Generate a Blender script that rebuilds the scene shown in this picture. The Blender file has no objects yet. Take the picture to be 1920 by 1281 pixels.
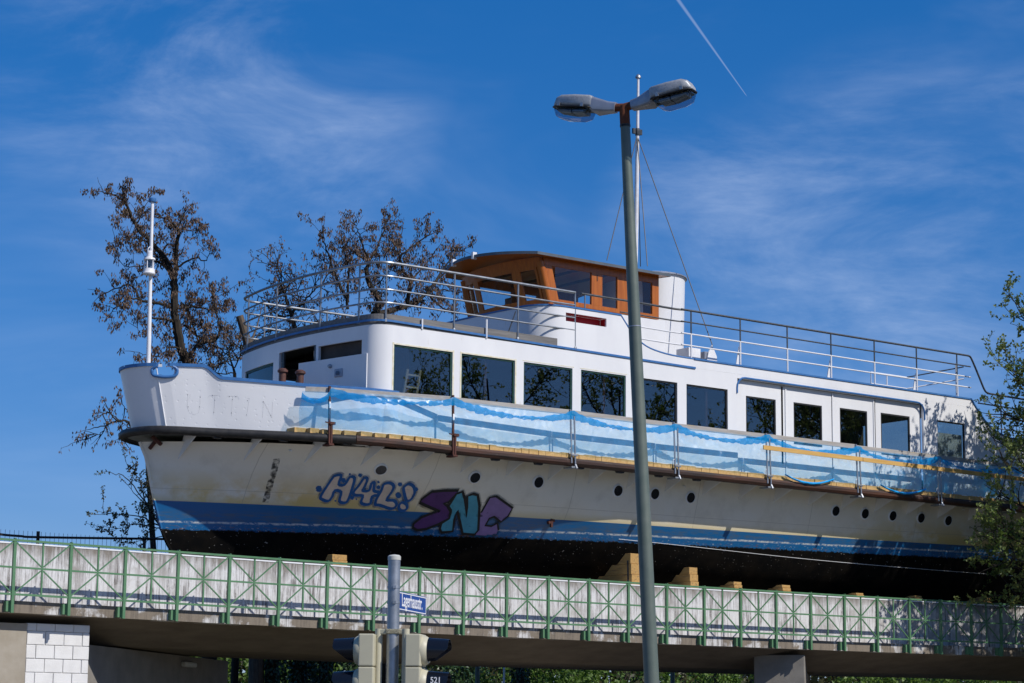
import bpy, bmesh, math, random
import numpy as np
from mathutils import Vector, Matrix
from mathutils.geometry import tessellate_polygon

scene = bpy.context.scene
R = math.radians
# ------------------------------------------------------------------ camera
F, YAW, PITCH, ROLL, EYE = 4228.0, R(52.604), R(9.946), R(.569), 1.6
fw = Vector((math.cos(YAW)*math.cos(PITCH), math.sin(YAW)*math.cos(PITCH), math.sin(PITCH)))
rt0 = Vector((math.sin(YAW), -math.cos(YAW), 0)); up0 = rt0.cross(fw)
rt = rt0*math.cos(ROLL)+up0*math.sin(ROLL); up = up0*math.cos(ROLL)-rt0*math.sin(ROLL)
CAM = Vector((0, 0, EYE))
cd = bpy.data.cameras.new('camera'); cam = bpy.data.objects.new('camera', cd)
scene.collection.objects.link(cam)
cam.matrix_world = Matrix(((rt.x, up.x, -fw.x, CAM.x), (rt.y, up.y, -fw.y, CAM.y), (rt.z, up.z, -fw.z, CAM.z), (0, 0, 0, 1)))
cd.sensor_width = 36; cd.lens = F/1920*36; cd.clip_end = 6000; cd.clip_start = .5
scene.camera = cam
# ------------------------------------------------------------------ sun, sky, exposure
SUN_AZ, SUN_EL = R(19), R(42)          # azimuth measured from -Y towards +X
sd = Vector((math.sin(SUN_AZ)*math.cos(SUN_EL), -math.cos(SUN_AZ)*math.cos(SUN_EL), math.sin(SUN_EL)))
sl = bpy.data.lights.new('sun', 'SUN'); sl.energy = 4.2; sl.angle = R(.53); sl.color = (1, .955, .89)
so = bpy.data.objects.new('sun', sl); scene.collection.objects.link(so)
so.rotation_euler = sd.to_track_quat('Z', 'Y').to_euler(); so.location = (30, 0, 60)
world = bpy.data.worlds.new('World'); scene.world = world; world.use_nodes = True
SKY_STRENGTH = .10
def ray(x, y): return fw + rt*((x-960)/F) - up*((y-640.5)/F)
def atY(x, y, Y): d = ray(x, y); return CAM + d*(Y/d.y)
def atZ(x, y, Z): d = ray(x, y); return CAM + d*((Z-EYE)/d.z)
def atD(x, y, D): return CAM + ray(x, y)*D
def build_world():
    nt = world.node_tree; nt.nodes.clear(); N = nt.nodes.new; L = nt.links.new
    out = N('ShaderNodeOutputWorld'); bg = N('ShaderNodeBackground'); bg.inputs[1].default_value = SKY_STRENGTH
    L(bg.outputs[0], out.inputs[0])
    sky = N('ShaderNodeTexSky'); sky.sky_type = 'NISHITA'; sky.sun_disc = False
    sky.sun_elevation = SUN_EL; sky.sun_rotation = math.atan2(sd.x, sd.y)
    sky.altitude = 1500; sky.air_density = 1.0; sky.dust_density = 1; sky.ozone_density = 3.0
    hs = N('ShaderNodeHueSaturation'); hs.inputs['Saturation'].default_value = 1.5; hs.inputs['Value'].default_value = 1.0; hs.inputs['Hue'].default_value = .5
    ft = N('ShaderNodeMixRGB'); ft.blend_type = 'MULTIPLY'; ft.inputs[0].default_value = 1; ft.inputs[2].default_value = (1.4094, 1.4904, 1.8468, 1)
    gm = N('ShaderNodeGamma'); gm.inputs[1].default_value = 0.66; L(sky.outputs[0], gm.inputs[0])
    L(gm.outputs[0], ft.inputs[1]); L(ft.outputs[0], hs.inputs['Color'])
    tc = N('ShaderNodeTexCoord')
    def mth(op, a, b=None, clamp=False):
        n = N('ShaderNodeMath'); n.operation = op; n.use_clamp = clamp
        for i, v in enumerate((a, b)):
            if v is None: continue
            if isinstance(v, (int, float)): n.inputs[i].default_value = v
            else: L(v, n.inputs[i])
        return n.outputs[0]
    def ramp(v, a, b):
        n = N('ShaderNodeMapRange'); n.interpolation_type = 'SMOOTHSTEP'
        n.inputs[1].default_value = a; n.inputs[2].default_value = b; L(v, n.inputs[0]); return n.outputs[0]
    # cirrus: broad patches times streaks drawn out by the wind
    def noise(scale, rot, stretch, detail, dist, off=(0, 0, 0)):
        m = N('ShaderNodeMapping'); m.inputs['Rotation'].default_value = rot; m.inputs['Scale'].default_value = stretch; m.inputs['Location'].default_value = off
        L(tc.outputs['Generated'], m.inputs[0])
        n = N('ShaderNodeTexNoise'); n.inputs['Scale'].default_value = scale; n.inputs['Detail'].default_value = detail
        n.inputs['Roughness'].default_value = .62; n.inputs['Distortion'].default_value = dist
        L(m.outputs[0], n.inputs[0]); return n.outputs[0]
    def dot(v):
        d = N('ShaderNodeVectorMath'); d.operation = 'DOT_PRODUCT'; L(tc.outputs['Generated'], d.inputs[0]); d.inputs[1].default_value = v; return d.outputs['Value']
    def bank(px, py, deg): return ramp(dot(ray(px, py).normalized()), math.cos(R(deg)), math.cos(R(deg*.15)))
    patch = mth('MULTIPLY', ramp(noise(5.2, (0, 0, .5), (1, 1, 2.2), 2, .3, (.85, .4, .1)), .46, .80), .6)
    for px, py, deg in ((330, 150, 6.2), (560, 210, 4.2), (1700, 500, 6.5), (1350, 430, 3.6), (1900, 310, 3.0)):
        patch = mth('MAXIMUM', patch, bank(px, py, deg))
    warp = noise(4.0, (0, 0, .3), (1, 1, 1), 3, 0)
    streak = ramp(noise(7.0, (.22, -.12, .6), (1, 1, 2.8), 7, .6, (.9, .35, .2)), .36, .84)
    fine = ramp(noise(30, (.22, -.12, .6), (1, 1, 4.5), 7, .8), .22, .85)
    cl = mth('MULTIPLY', mth('MULTIPLY', patch, streak), mth('ADD', mth('MULTIPLY', fine, .45), .55))
    cl = mth('MULTIPLY', cl, .26, True)
    veil = mth('MULTIPLY', ramp(noise(3.4, (.1, -.1, 1), (1, 1, 3.2), 5, .6, (.2, 0, 0)), .42, .85), .12)
    cl = mth('ADD', cl, veil, True)
    # contrail: a band along a great circle
    a, b = ray(1268, -5).normalized(), ray(1402, 183).normalized()
    n = a.cross(b).normalized(); t = (b-a).normalized()
    s = dot(t); s0, s1 = a.dot(t), b.dot(t)
    along = N('ShaderNodeMapRange'); along.inputs[1].default_value = s0; along.inputs[2].default_value = s1; along.clamp = False; L(s, along.inputs[0])
    al = along.outputs[0]
    wid = mth('ADD', mth('MULTIPLY', mth('SUBTRACT', 1.0, al, True), .0007), .00018)
    off = mth('DIVIDE', mth('ABSOLUTE', dot(n)), wid)
    band = mth('SUBTRACT', 1.0, ramp(off, .2, 1.25))
    band = mth('MULTIPLY', band, mth('MULTIPLY', ramp(al, 1.0, .96), ramp(al, -6, -1)))
    band = mth('MULTIPLY', band, ramp(dot(a), .5, .9))
    cl = mth('MAXIMUM', cl, mth('MULTIPLY', band, .15))
    mix = N('ShaderNodeMixRGB'); L(cl, mix.inputs[0]); L(hs.outputs[0], mix.inputs[1]); mix.inputs[2].default_value = (10.5, 11.6, 13.4, 1)
    L(mix.outputs[0], bg.inputs[0])
build_world()
vs = scene.view_settings; vs.view_transform = 'Standard'; vs.look = 'None'; vs.exposure = 0; vs.gamma = 1; vs.use_curve_mapping = False

# ------------------------------------------------------------------ helpers
COL = scene.collection
MATS = {}
def mat(name, c1, c2=None, scale=4., rough=.6, metal=0., bump=0., stretch=(1, 1, 1), lo=.35, hi=.65, c3=None, s3=20., lo3=.62, hi3=.7, spec=.4, bscale=None, trans=0.):
    m = bpy.data.materials.new(name); m.use_nodes = True; nt = m.node_tree; N = nt.nodes.new; L = nt.links.new
    p = nt.nodes['Principled BSDF']; p.inputs['Roughness'].default_value = rough; p.inputs['Metallic'].default_value = metal
    p.inputs['Specular IOR Level'].default_value = spec
    p.inputs['Base Color'].default_value = (*c1, 1)
    tc = N('ShaderNodeTexCoord'); mp = N('ShaderNodeMapping'); mp.inputs['Scale'].default_value = stretch; L(tc.outputs['Object'], mp.inputs[0])
    def noise(sc, det=6, rg=.6):
        n = N('ShaderNodeTexNoise'); n.inputs['Scale'].default_value = sc; n.inputs['Detail'].default_value = det; n.inputs['Roughness'].default_value = rg; L(mp.outputs[0], n.inputs[0]); return n
    def rmp(v, a, b):
        r = N('ShaderNodeMapRange'); r.inputs[1].default_value = a; r.inputs[2].default_value = b; L(v, r.inputs[0]); return r.outputs[0]
    col = None
    if c2:
        x = N('ShaderNodeMixRGB'); L(rmp(noise(scale).outputs[0], lo, hi), x.inputs[0]); x.inputs[1].default_value = (*c1, 1); x.inputs[2].default_value = (*c2, 1); col = x.outputs[0]
    if c3:
        x = N('ShaderNodeMixRGB'); L(rmp(noise(s3, 4).outputs[0], lo3, hi3), x.inputs[0])
        if col: L(col, x.inputs[1])
        else: x.inputs[1].default_value = (*c1, 1)
        x.inputs[2].default_value = (*c3, 1); col = x.outputs[0]
    if col: L(col, p.inputs['Base Color'])
    if bump:
        b = N('ShaderNodeBump'); b.inputs['Strength'].default_value = bump; b.inputs['Distance'].default_value = .02
        L(noise(bscale or scale*3, 8, .7).outputs[0], b.inputs['Height']); L(b.outputs[0], p.inputs['Normal'])
    MATS[name] = m; return m

class MB:
    """collects faces, builds ONE mesh object"""
    def __init__(s): s.v = []; s.f = []; s.sm = []
    def add(s, vs, fs, smooth=False):
        o = len(s.v); s.v.extend([tuple(v) for v in vs]); s.f.extend([tuple(i+o for i in f) for f in fs]); s.sm.extend([smooth]*len(fs)); return s
    def box(s, a, b):
        x0, y0, z0 = (min(p, q) for p, q in zip(a, b)); x1, y1, z1 = (max(p, q) for p, q in zip(a, b))
        return s.add([(x0,y0,z0),(x1,y0,z0),(x1,y1,z0),(x0,y1,z0),(x0,y0,z1),(x1,y0,z1),(x1,y1,z1),(x0,y1,z1)],
                     [(0,3,2,1),(4,5,6,7),(0,1,5,4),(1,2,6,5),(2,3,7,6),(3,0,4,7)])
    def obox(s, c, ax, ay, az, h):
        """oriented box: centre, axes, half sizes"""
        c, ax, ay, az = Vector(c), Vector(ax).normalized(), Vector(ay).normalized(), Vector(az).normalized()
        vs = [c+ax*(i*h[0])+ay*(j*h[1])+az*(k*h[2]) for k in (-1, 1) for i, j in ((-1,-1),(1,-1),(1,1),(-1,1))]
        return s.add(vs, [(0,3,2,1),(4,5,6,7),(0,1,5,4),(1,2,6,5),(2,3,7,6),(3,0,4,7)])
    def bar(s, a, b, w, h=None, upv=(0, 0, 1)):
        a, b = Vector(a), Vector(b); d = (b-a); L = d.length; d.normalize(); u = Vector(upv)
        if abs(d.dot(u)) > .98: u = Vector((1, 0, 0))
        side = d.cross(u).normalized(); u2 = side.cross(d)
        return s.obox((a+b)/2, d, side, u2, (L/2, w/2, (h or w)/2))
    def tube(s, pts, r, n=8, caps=True, smooth=True, closed=False):
        pts = [Vector(p) for p in pts]; m = len(pts)
        rs = r if isinstance(r, (list, tuple)) else [r]*m
        vs = []; pu = None
        for i, p in enumerate(pts):
            if closed: d = pts[(i+1) % m]-pts[i-1]
            else: d = pts[min(i+1, m-1)]-pts[max(i-1, 0)]
            d = d.normalized() if d.length > 1e-9 else Vector((0, 0, 1))
            if pu is None:
                pu = Vector((0, 0, 1)) if abs(d.z) < .9 else Vector((1, 0, 0))
            pu = (pu-d*pu.dot(d)); pu = pu.normalized() if pu.length > 1e-6 else d.orthogonal().normalized()
            q = d.cross(pu)
            for k in range(n):
                t = 2*math.pi*k/n; vs.append(p+(pu*math.cos(t)+q*math.sin(t))*rs[i])
        fs = []
        for i in range(m if closed else m-1):
            j = (i+1) % m
            for k in range(n): fs.append((i*n+k, i*n+(k+1) % n, j*n+(k+1) % n, j*n+k))
        s.add(vs, fs, smooth)
        if caps and not closed:
            o = len(s.v)-len(vs)
            s.f.append(tuple(o+k for k in reversed(range(n)))); s.f.append(tuple(o+(m-1)*n+k for k in range(n))); s.sm += [False, False]
        return s
    def lathe(s, base, axis, prof, n=20, smooth=True):
        """prof: (radius, height) along axis"""
        base = Vector(base); az = Vector(axis).normalized(); ax = az.orthogonal().normalized(); ay = az.cross(ax)
        vs = [base+az*h+(ax*math.cos(2*math.pi*k/n)+ay*math.sin(2*math.pi*k/n))*r for r, h in prof for k in range(n)]
        fs = [(i*n+k, i*n+(k+1) % n, (i+1)*n+(k+1) % n, (i+1)*n+k) for i in range(len(prof)-1) for k in range(n)]
        s.add(vs, fs, smooth); o = len(s.v)-len(vs); m = len(prof)
        s.f.append(tuple(o+k for k in reversed(range(n)))); s.f.append(tuple(o+(m-1)*n+k for k in range(n))); s.sm += [False, False]
        return s
    def prism(s, poly, d):
        """poly: list of 3d points (planar, any simple outline), extruded by vector d"""
        poly = [Vector(p) for p in poly]; d = Vector(d); n = len(poly); tri = tessellate_polygon([poly])
        vs = poly+[p+d for p in poly]
        fs = [tuple(t) for t in tri]+[(t[2]+n, t[1]+n, t[0]+n) for t in tri]+[(i, i+n, (i+1) % n+n, (i+1) % n) for i in range(n)]
        return s.add(vs, fs)
    def grid(s, rows, smooth=True, closed=False):
        n = len(rows[0]); vs = [p for r in rows for p in r]; fs = []
        for i in range(len(rows)-1):
            for k in range(n if closed else n-1):
                fs.append((i*n+k, i*n+(k+1) % n, (i+1)*n+(k+1) % n, (i+1)*n+k))
        return s.add(vs, fs, smooth)
    def mesh(s, name, m):
        me = bpy.data.meshes.new(name); me.from_pydata(s.v, [], s.f)
        me.polygons.foreach_set('use_smooth', s.sm); me.materials.append(m if not isinstance(m, str) else MATS[m])
        me.update(); return me
    def build(s, name, m, parent=None, fix=True, bevel=0):
        me = s.mesh(name, m)
        sharp = any(s.sm)
        if fix:
            bm = bmesh.new(); bm.from_mesh(me); bmesh.ops.recalc_face_normals(bm, faces=bm.faces); bm.to_mesh(me); bm.free()
        if sharp: me.set_sharp_from_angle(angle=R(32))
        return link(name, me, parent, bevel)
def link(name, me, parent=None, bevel=0):
    o = bpy.data.objects.new(name, me); COL.objects.link(o)
    if parent is not None: par(o, parent)
    if bevel:
        b = o.modifiers.new('bevel', 'BEVEL'); b.width = bevel; b.segments = 2; b.limit_method = 'ANGLE'; b.angle_limit = R(40)
    return o
INV = {}
def par(o, p):
    o.parent = p; o.matrix_parent_inverse = INV.get(p.name, Matrix.Identity(4))
def empty(name, loc, label=None, cat=None, group=None):
    o = bpy.data.objects.new(name, None); COL.objects.link(o); o.location = loc; o.empty_display_size = .3
    INV[o.name] = Matrix.Translation(Vector(loc)).inverted()
    return tag(o, label, cat, group)
def tag(o, label=None, cat=None, group=None, kind=None):
    if label: o['label'] = label
    if cat: o['category'] = cat
    if group: o['group'] = group
    if kind: o['kind'] = kind
    return o
def interp(tab, x):
    if x <= tab[0][0]: return tab[0][1]
    for (a, b), (c, d) in zip(tab, tab[1:]):
        if x <= c: return b+(d-b)*(x-a)/(c-a)
    return tab[-1][1]
def spline(pts, n=6):
    """Catmull-Rom through points"""
    P = [Vector(p) for p in pts]; out = []
    for i in range(len(P)-1):
        p0 = P[i-1] if i else P[0]*2-P[1]; p1, p2 = P[i], P[i+1]; p3 = P[i+2] if i+2 < len(P) else P[-1]*2-P[-2]
        for k in range(n):
            t = k/n; out.append(.5*((2*p1)+(p2-p0)*t+(2*p0-5*p1+4*p2-p3)*t*t+(3*p1-p0-3*p2+p3)*t**3))
    out.append(P[-1]); return out
rng = random.Random(11)

# ------------------------------------------------------------------ materials
mat('white_paint', (.77, .77, .77), (.70, .70, .71), .8, rough=.42, bump=.12, bscale=1.1, c3=(.55, .50, .42), s3=5, lo3=.66, hi3=.86, stretch=(1, 1, .35))
mat('white_metal', (.82, .82, .82), (.72, .72, .74), 3, rough=.35)
mat('blue_trim', (.035, .13, .34), (.05, .17, .40), 6, rough=.45, c3=(.25, .32, .42), s3=30, lo3=.70, hi3=.78)
mat('dark_steel', (.045, .05, .055), (.09, .095, .10), 8, rough=.45, metal=.3)
mat('galv', (.30, .32, .34), (.42, .44, .47), 9, rough=.42, metal=.75, bump=.03)
mat('rail_tube', (.20, .215, .23), (.31, .33, .35), 5, rough=.35, metal=.6)
mat('black_rubber', (.012, .012, .013), (.03, .028, .026), 6, rough=.5, bump=.2)
mat('rub_wood', (.022, .016, .014), (.085, .033, .018), 1.6, rough=.55, stretch=(.35, 3, 3), bump=.4, c3=(.16, .13, .11), s3=7, lo3=.66, hi3=.75)
mat('grey_fillet', (.20, .23, .22), (.28, .30, .29), 3, rough=.6)
mat('grey_timber', (.44, .41, .37), (.31, .29, .27), 3, rough=.8, stretch=(.4, 5, 5), bump=.4, c3=(.42, .34, .22), s3=3, lo3=.6, hi3=.7)
mat('curb_timber', (.13, .125, .12), (.20, .19, .18), 3, rough=.75, stretch=(.4, 4, 6), bump=.3)
mat('pale_plank', (.50, .30, .10), (.60, .40, .17), 4, rough=.75, stretch=(3, .5, 3), bump=.25, c3=(.36, .23, .09), s3=11, lo3=.6, hi3=.72)
mat('ladder_wood', (.62, .50, .36), (.50, .40, .28), 4, rough=.8)
mat('orange_plank', (.56, .32, .085), (.64, .40, .13), 3, rough=.6, stretch=(.4, 6, 6), bump=.2)
mat('cradle_wood', (.50, .30, .10), (.40, .23, .075), 3, rough=.75, stretch=(6, .6, 6), bump=.4, c3=(.20, .13, .07), s3=2.2, lo3=.56, hi3=.7)
mat('varnish', (.46, .135, .016), (.34, .09, .012), 3, rough=.32, stretch=(5, 5, .5), bump=.05, spec=.5)
mat('varnish_dark', (.11, .034, .010), (.075, .024, .008), 3, rough=.45, stretch=(2, .6, 2))
mat('roof_grey', (.09, .11, .13), (.12, .14, .16), 3, rough=.5, metal=.2)
mat('red_paint', (.34, .012, .02), (.42, .02, .03), 4, rough=.5)
mat('green_frame', (.012, .05, .038), (.02, .075, .055), 7, rough=.5)
mat('black_frame', (.015, .017, .018), (.03, .03, .03), 7, rough=.45)
mat('cream_tape', (.62, .56, .36), (.75, .72, .62), 6, rough=.7)
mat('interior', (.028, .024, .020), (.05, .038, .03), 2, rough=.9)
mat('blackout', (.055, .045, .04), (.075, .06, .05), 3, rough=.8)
mat('interior_wood', (.20, .075, .025), (.13, .05, .018), 3, rough=.5)
mat('green_paint', (.075, .185, .09), (.105, .225, .115), 5, rough=.45, c3=(.06, .12, .07), s3=22, lo3=.66, hi3=.76)
mat('lamp_post', (.105, .135, .115), (.14, .165, .14), 4, rough=.5, metal=.15, bump=.05)
mat('lamp_shell', (.44, .45, .46), (.33, .34, .35), 30, rough=.5, metal=.35, bump=.1, c3=(.10, .10, .10), s3=60, lo3=.62, hi3=.75)
mat('lamp_neck', (.28, .30, .35), (.36, .38, .43), 6, rough=.4, metal=.5)
mat('rust', (.16, .045, .015), (.10, .03, .012), 8, rough=.8, bump=.3)
mat('bollard_paint', (.075, .035, .028), (.13, .055, .04), 6, rough=.6)
mat('rust_steel', (.09, .025, .015), (.055, .02, .014), 8, rough=.7, bump=.2)
mat('signal_cream', (.50, .47, .34), (.46, .43, .32), 5, rough=.45)
mat('signal_visor', (.006, .008, .014), None, rough=.25)
mat('sign_blue', (.012, .055, .26), (.015, .065, .29), 9, rough=.35)
mat('sign_white', (.80, .80, .80), None, rough=.4)
mat('net_band', (.008, .34, .72), (.005, .27, .62), 6, rough=.4, bump=.2)
mat('bark', (.036, .028, .019), (.018, .014, .010), 5, rough=.9, stretch=(3, 3, .6), bump=.6, c3=(.10, .085, .02), s3=4, lo3=.60, hi3=.74)
mat('bark_grey', (.15, .11, .075), (.07, .055, .042), 5, rough=.9, stretch=(3, 3, .6), bump=.6)
mat('pod', (.05, .03, .02), (.13, .082, .052), 1.5, rough=.7)
mat('bud_leaf', (.10, .12, .035), (.07, .055, .03), 1.2, rough=.6)
mat('far_leaf', (.065, .13, .022), (.13, .21, .035), .5, rough=.5)
mat('ivy_leaf', (.018, .045, .014), (.045, .085, .025), 1.5, rough=.4)
mat('asphalt', (.05, .05, .05), (.065, .063, .06), 1.5, rough=.9, bump=.3)
mat('pavement', (.30, .27, .22), (.36, .33, .28), 1.2, rough=.9, bump=.2)
mat('grassland', (.085, .072, .042), (.06, .06, .03), .3, rough=1)
mat('fixture', (.5, .5, .46), None, rough=.5)
mat('pale_render', (.30, .26, .20), (.36, .32, .26), 2, rough=.9, bump=.3)
mat('block_white', (.74, .73, .71), (.66, .65, .63), 3, rough=.85, bump=.6, bscale=26, c3=(.40, .38, .34), s3=14, lo3=.68, hi3=.8)
mat('block_joint', (.56, .55, .53), None, rough=.95)
mat('mast_white', (.78, .78, .78), (.70, .66, .64), 5, rough=.25, metal=.1)
mat('wire', (.03, .03, .032), None, rough=.5)
mat('dark_tube', (.01, .01, .011), None, rough=.5)

def glass_mat(name, tint, refl_rough=.0, ior=1.5):
    m = bpy.data.materials.new(name); m.use_nodes = True; nt = m.node_tree; nt.nodes.clear(); N = nt.nodes.new; L = nt.links.new
    out = N('ShaderNodeOutputMaterial'); tr = N('ShaderNodeBsdfTransparent'); tr.inputs[0].default_value = (*tint, 1)
    gl = N('ShaderNodeBsdfGlossy'); gl.inputs['Roughness'].default_value = refl_rough; gl.inputs[0].default_value = (1, 1, 1, 1)
    lw = N('ShaderNodeLayerWeight'); pw = N('ShaderNodeMath'); pw.operation = 'POWER'; L(lw.outputs['Facing'], pw.inputs[0]); pw.inputs[1].default_value = 5
    f0 = ((ior-1)/(ior+1))**2; fr = N('ShaderNodeMapRange'); fr.inputs[3].default_value = f0; fr.inputs[4].default_value = 1; L(pw.outputs[0], fr.inputs[0])
    mx = N('ShaderNodeMixShader'); L(fr.outputs[0], mx.inputs[0]); L(tr.outputs[0], mx.inputs[1]); L(gl.outputs[0], mx.inputs[2]); L(mx.outputs[0], out.inputs[0])
    MATS[name] = m; return m
glass_mat('window_glass', (.66, .71, .72), .0, 1.95)
glass_mat('clear_glass', (.90, .92, .93), .0, 1.5)
glass_mat('lamp_glass', (.62, .68, .74), .05, 1.5)

def sheet_mat(name, col, tcol, ftrans, rough=.35, var=.0, nscale=3.):
    """thin plastic: part see-through, part diffuse and translucent, a little gloss"""
    m = bpy.data.materials.new(name); m.use_nodes = True; nt = m.node_tree; nt.nodes.clear(); N = nt.nodes.new; L = nt.links.new
    out = N('ShaderNodeOutputMaterial'); tr = N('ShaderNodeBsdfTransparent'); tr.inputs[0].default_value = (*tcol, 1)
    df = N('ShaderNodeBsdfDiffuse'); df.inputs[0].default_value = (*col, 1); tl = N('ShaderNodeBsdfTranslucent'); tl.inputs[0].default_value = (*col, 1)
    a = N('ShaderNodeMixShader'); a.inputs[0].default_value = .5; L(df.outputs[0], a.inputs[1]); L(tl.outputs[0], a.inputs[2])
    gl = N('ShaderNodeBsdfGlossy'); gl.inputs['Roughness'].default_value = rough
    b = N('ShaderNodeMixShader'); b.inputs[0].default_value = .06; L(a.outputs[0], b.inputs[1]); L(gl.outputs[0], b.inputs[2])
    tc = N('ShaderNodeTexCoord'); mp = N('ShaderNodeMapping'); mp.inputs['Scale'].default_value = (1, 1, 1.5); mp.inputs['Rotation'].default_value = (0, .5, 0); L(tc.outputs['Object'], mp.inputs[0])
    n = N('ShaderNodeTexNoise'); n.inputs['Scale'].default_value = nscale; n.inputs['Detail'].default_value = 5; n.inputs['Distortion'].default_value = 1.2; L(mp.outputs[0], n.inputs[0])
    r = N('ShaderNodeMapRange'); r.inputs[1].default_value = .3; r.inputs[2].default_value = .8; r.inputs[3].default_value = 1-ftrans-var; r.inputs[4].default_value = 1-ftrans+var; L(n.outputs[0], r.inputs[0])
    c = N('ShaderNodeMixShader'); L(r.outputs[0], c.inputs[0]); L(tr.outputs[0], c.inputs[1]); L(b.outputs[0], c.inputs[2]); L(c.outputs[0], out.inputs[0])
    MATS[name] = m; return m
sheet_mat('net_film', (.005, .42, .92), (.86, .965, 1.0), .715, .38, .13, 2.2)
sheet_mat('net_hem', (.005, .36, .80), (.5, .8, 1.), .22, .3, .1, 5.)
sheet_mat('leaf_green', (.13, .19, .035), (1, 1, 1), 0, .5)
def leaf_mat(name, c1, c2, scale=.9):
    m = bpy.data.materials.new(name); m.use_nodes = True; nt = m.node_tree; nt.nodes.clear(); N = nt.nodes.new; L = nt.links.new
    out = N('ShaderNodeOutputMaterial'); tc = N('ShaderNodeTexCoord'); n = N('ShaderNodeTexNoise'); n.inputs['Scale'].default_value = scale; n.inputs['Detail'].default_value = 8; L(tc.outputs['Object'], n.inputs[0])
    r = N('ShaderNodeMapRange'); r.inputs[1].default_value = .35; r.inputs[2].default_value = .65; L(n.outputs[0], r.inputs[0])
    x = N('ShaderNodeMixRGB'); L(r.outputs[0], x.inputs[0]); x.inputs[1].default_value = (*c1, 1); x.inputs[2].default_value = (*c2, 1)
    p = N('ShaderNodeBsdfPrincipled'); p.inputs['Roughness'].default_value = .5; L(x.outputs[0], p.inputs['Base Color'])
    tl = N('ShaderNodeBsdfTranslucent'); L(x.outputs[0], tl.inputs[0])
    mx = N('ShaderNodeMixShader'); mx.inputs[0].default_value = .42; L(p.outputs[0], mx.inputs[1]); L(tl.outputs[0], mx.inputs[2]); L(mx.outputs[0], out.inputs[0])
    MATS[name] = m
leaf_mat('spring_leaf', (.10, .155, .025), (.25, .29, .085))
leaf_mat('wood_leaf', (.035, .05, .014), (.09, .085, .03), .35)
leaf_mat('bush_leaf', (.07, .14, .02), (.15, .24, .035), .6)

def concrete(name, base, white, streak, white_lo, white_hi):
    m = bpy.data.materials.new(name); m.use_nodes = True; nt = m.node_tree; N = nt.nodes.new; L = nt.links.new
    p = nt.nodes['Principled BSDF']; p.inputs['Roughness'].default_value = .9; p.inputs['Specular IOR Level'].default_value = .2
    tc = N('ShaderNodeTexCoord')
    def noise(sc, st, det=7, rg=.62, dist=0):
        mp = N('ShaderNodeMapping'); mp.inputs['Scale'].default_value = st; L(tc.outputs['Object'], mp.inputs[0])
        n = N('ShaderNodeTexNoise'); n.inputs['Scale'].default_value = sc; n.inputs['Detail'].default_value = det; n.inputs['Roughness'].default_value = rg; n.inputs['Distortion'].default_value = dist; L(mp.outputs[0], n.inputs[0]); return n.outputs[0]
    def rmp(v, a, b, c=0., d=1.):
        r = N('ShaderNodeMapRange'); r.inputs[1].default_value = a; r.inputs[2].default_value = b; r.inputs[3].default_value = c; r.inputs[4].default_value = d; L(v, r.inputs[0]); return r.outputs[0]
    def mix(f, a, b):
        x = N('ShaderNodeMixRGB'); L(f, x.inputs[0])
        for i, c in ((1, a), (2, b)):
            if isinstance(c, tuple): x.inputs[i].default_value = (*c, 1)
            else: L(c, x.inputs[i])
        return x.outputs[0]
    col = mix(rmp(noise(1.1, (1, 1, 1)), white_lo, white_hi), base, white)
    st = N('ShaderNodeMath'); st.operation = 'MULTIPLY'; L(rmp(noise(11, (1, 1, .06), 8, .8), .46, .60), st.inputs[0]); L(rmp(noise(2.2, (1, 1, 1.0), 6, .7), .32, .56), st.inputs[1])
    col = mix(st.outputs[0], col, streak)
    # grime running down from the top edge (dirt, not shade)
    sx = N('ShaderNodeSeparateXYZ'); L(tc.outputs['Object'], sx.inputs[0])
    zz = N('ShaderNodeMath'); zz.operation = 'ADD'; L(sx.outputs[2], zz.inputs[0]); L(rmp(noise(4, (1, 1, .15), 8, .7), .2, .8, -.35, .25), zz.inputs[1])
    col = mix(rmp(zz.outputs[0], 5.80, 6.15, 0, .85), col, (.18, .155, .125))
    col = mix(rmp(noise(28, (1, 1, 1), 3), .68, .74, 0, .8), col, (.16, .15, .14))
    L(col, p.inputs['Base Color'])
    b = N('ShaderNodeBump'); b.inputs['Strength'].default_value = .35; b.inputs['Distance'].default_value = .02; L(noise(14, (1, 1, 1), 9, .7), b.inputs['Height']); L(b.outputs[0], p.inputs['Normal'])
    MATS[name] = m
concrete('wall_concrete', (.35, .33, .305), (.66, .655, .655), (.13, .115, .105), .34, .50)
concrete('edge_concrete', (.22, .185, .145), (.60, .59, .58), (.13, .11, .09), .52, .58)
mat('slab_concrete', (.20, .165, .125), (.15, .12, .09), 1.2, rough=.9, stretch=(1, 1.5, 2), bump=.2)
mat('pier_concrete', (.26, .24, .21), (.20, .185, .165), 1.5, rough=.9, bump=.3)

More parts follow.
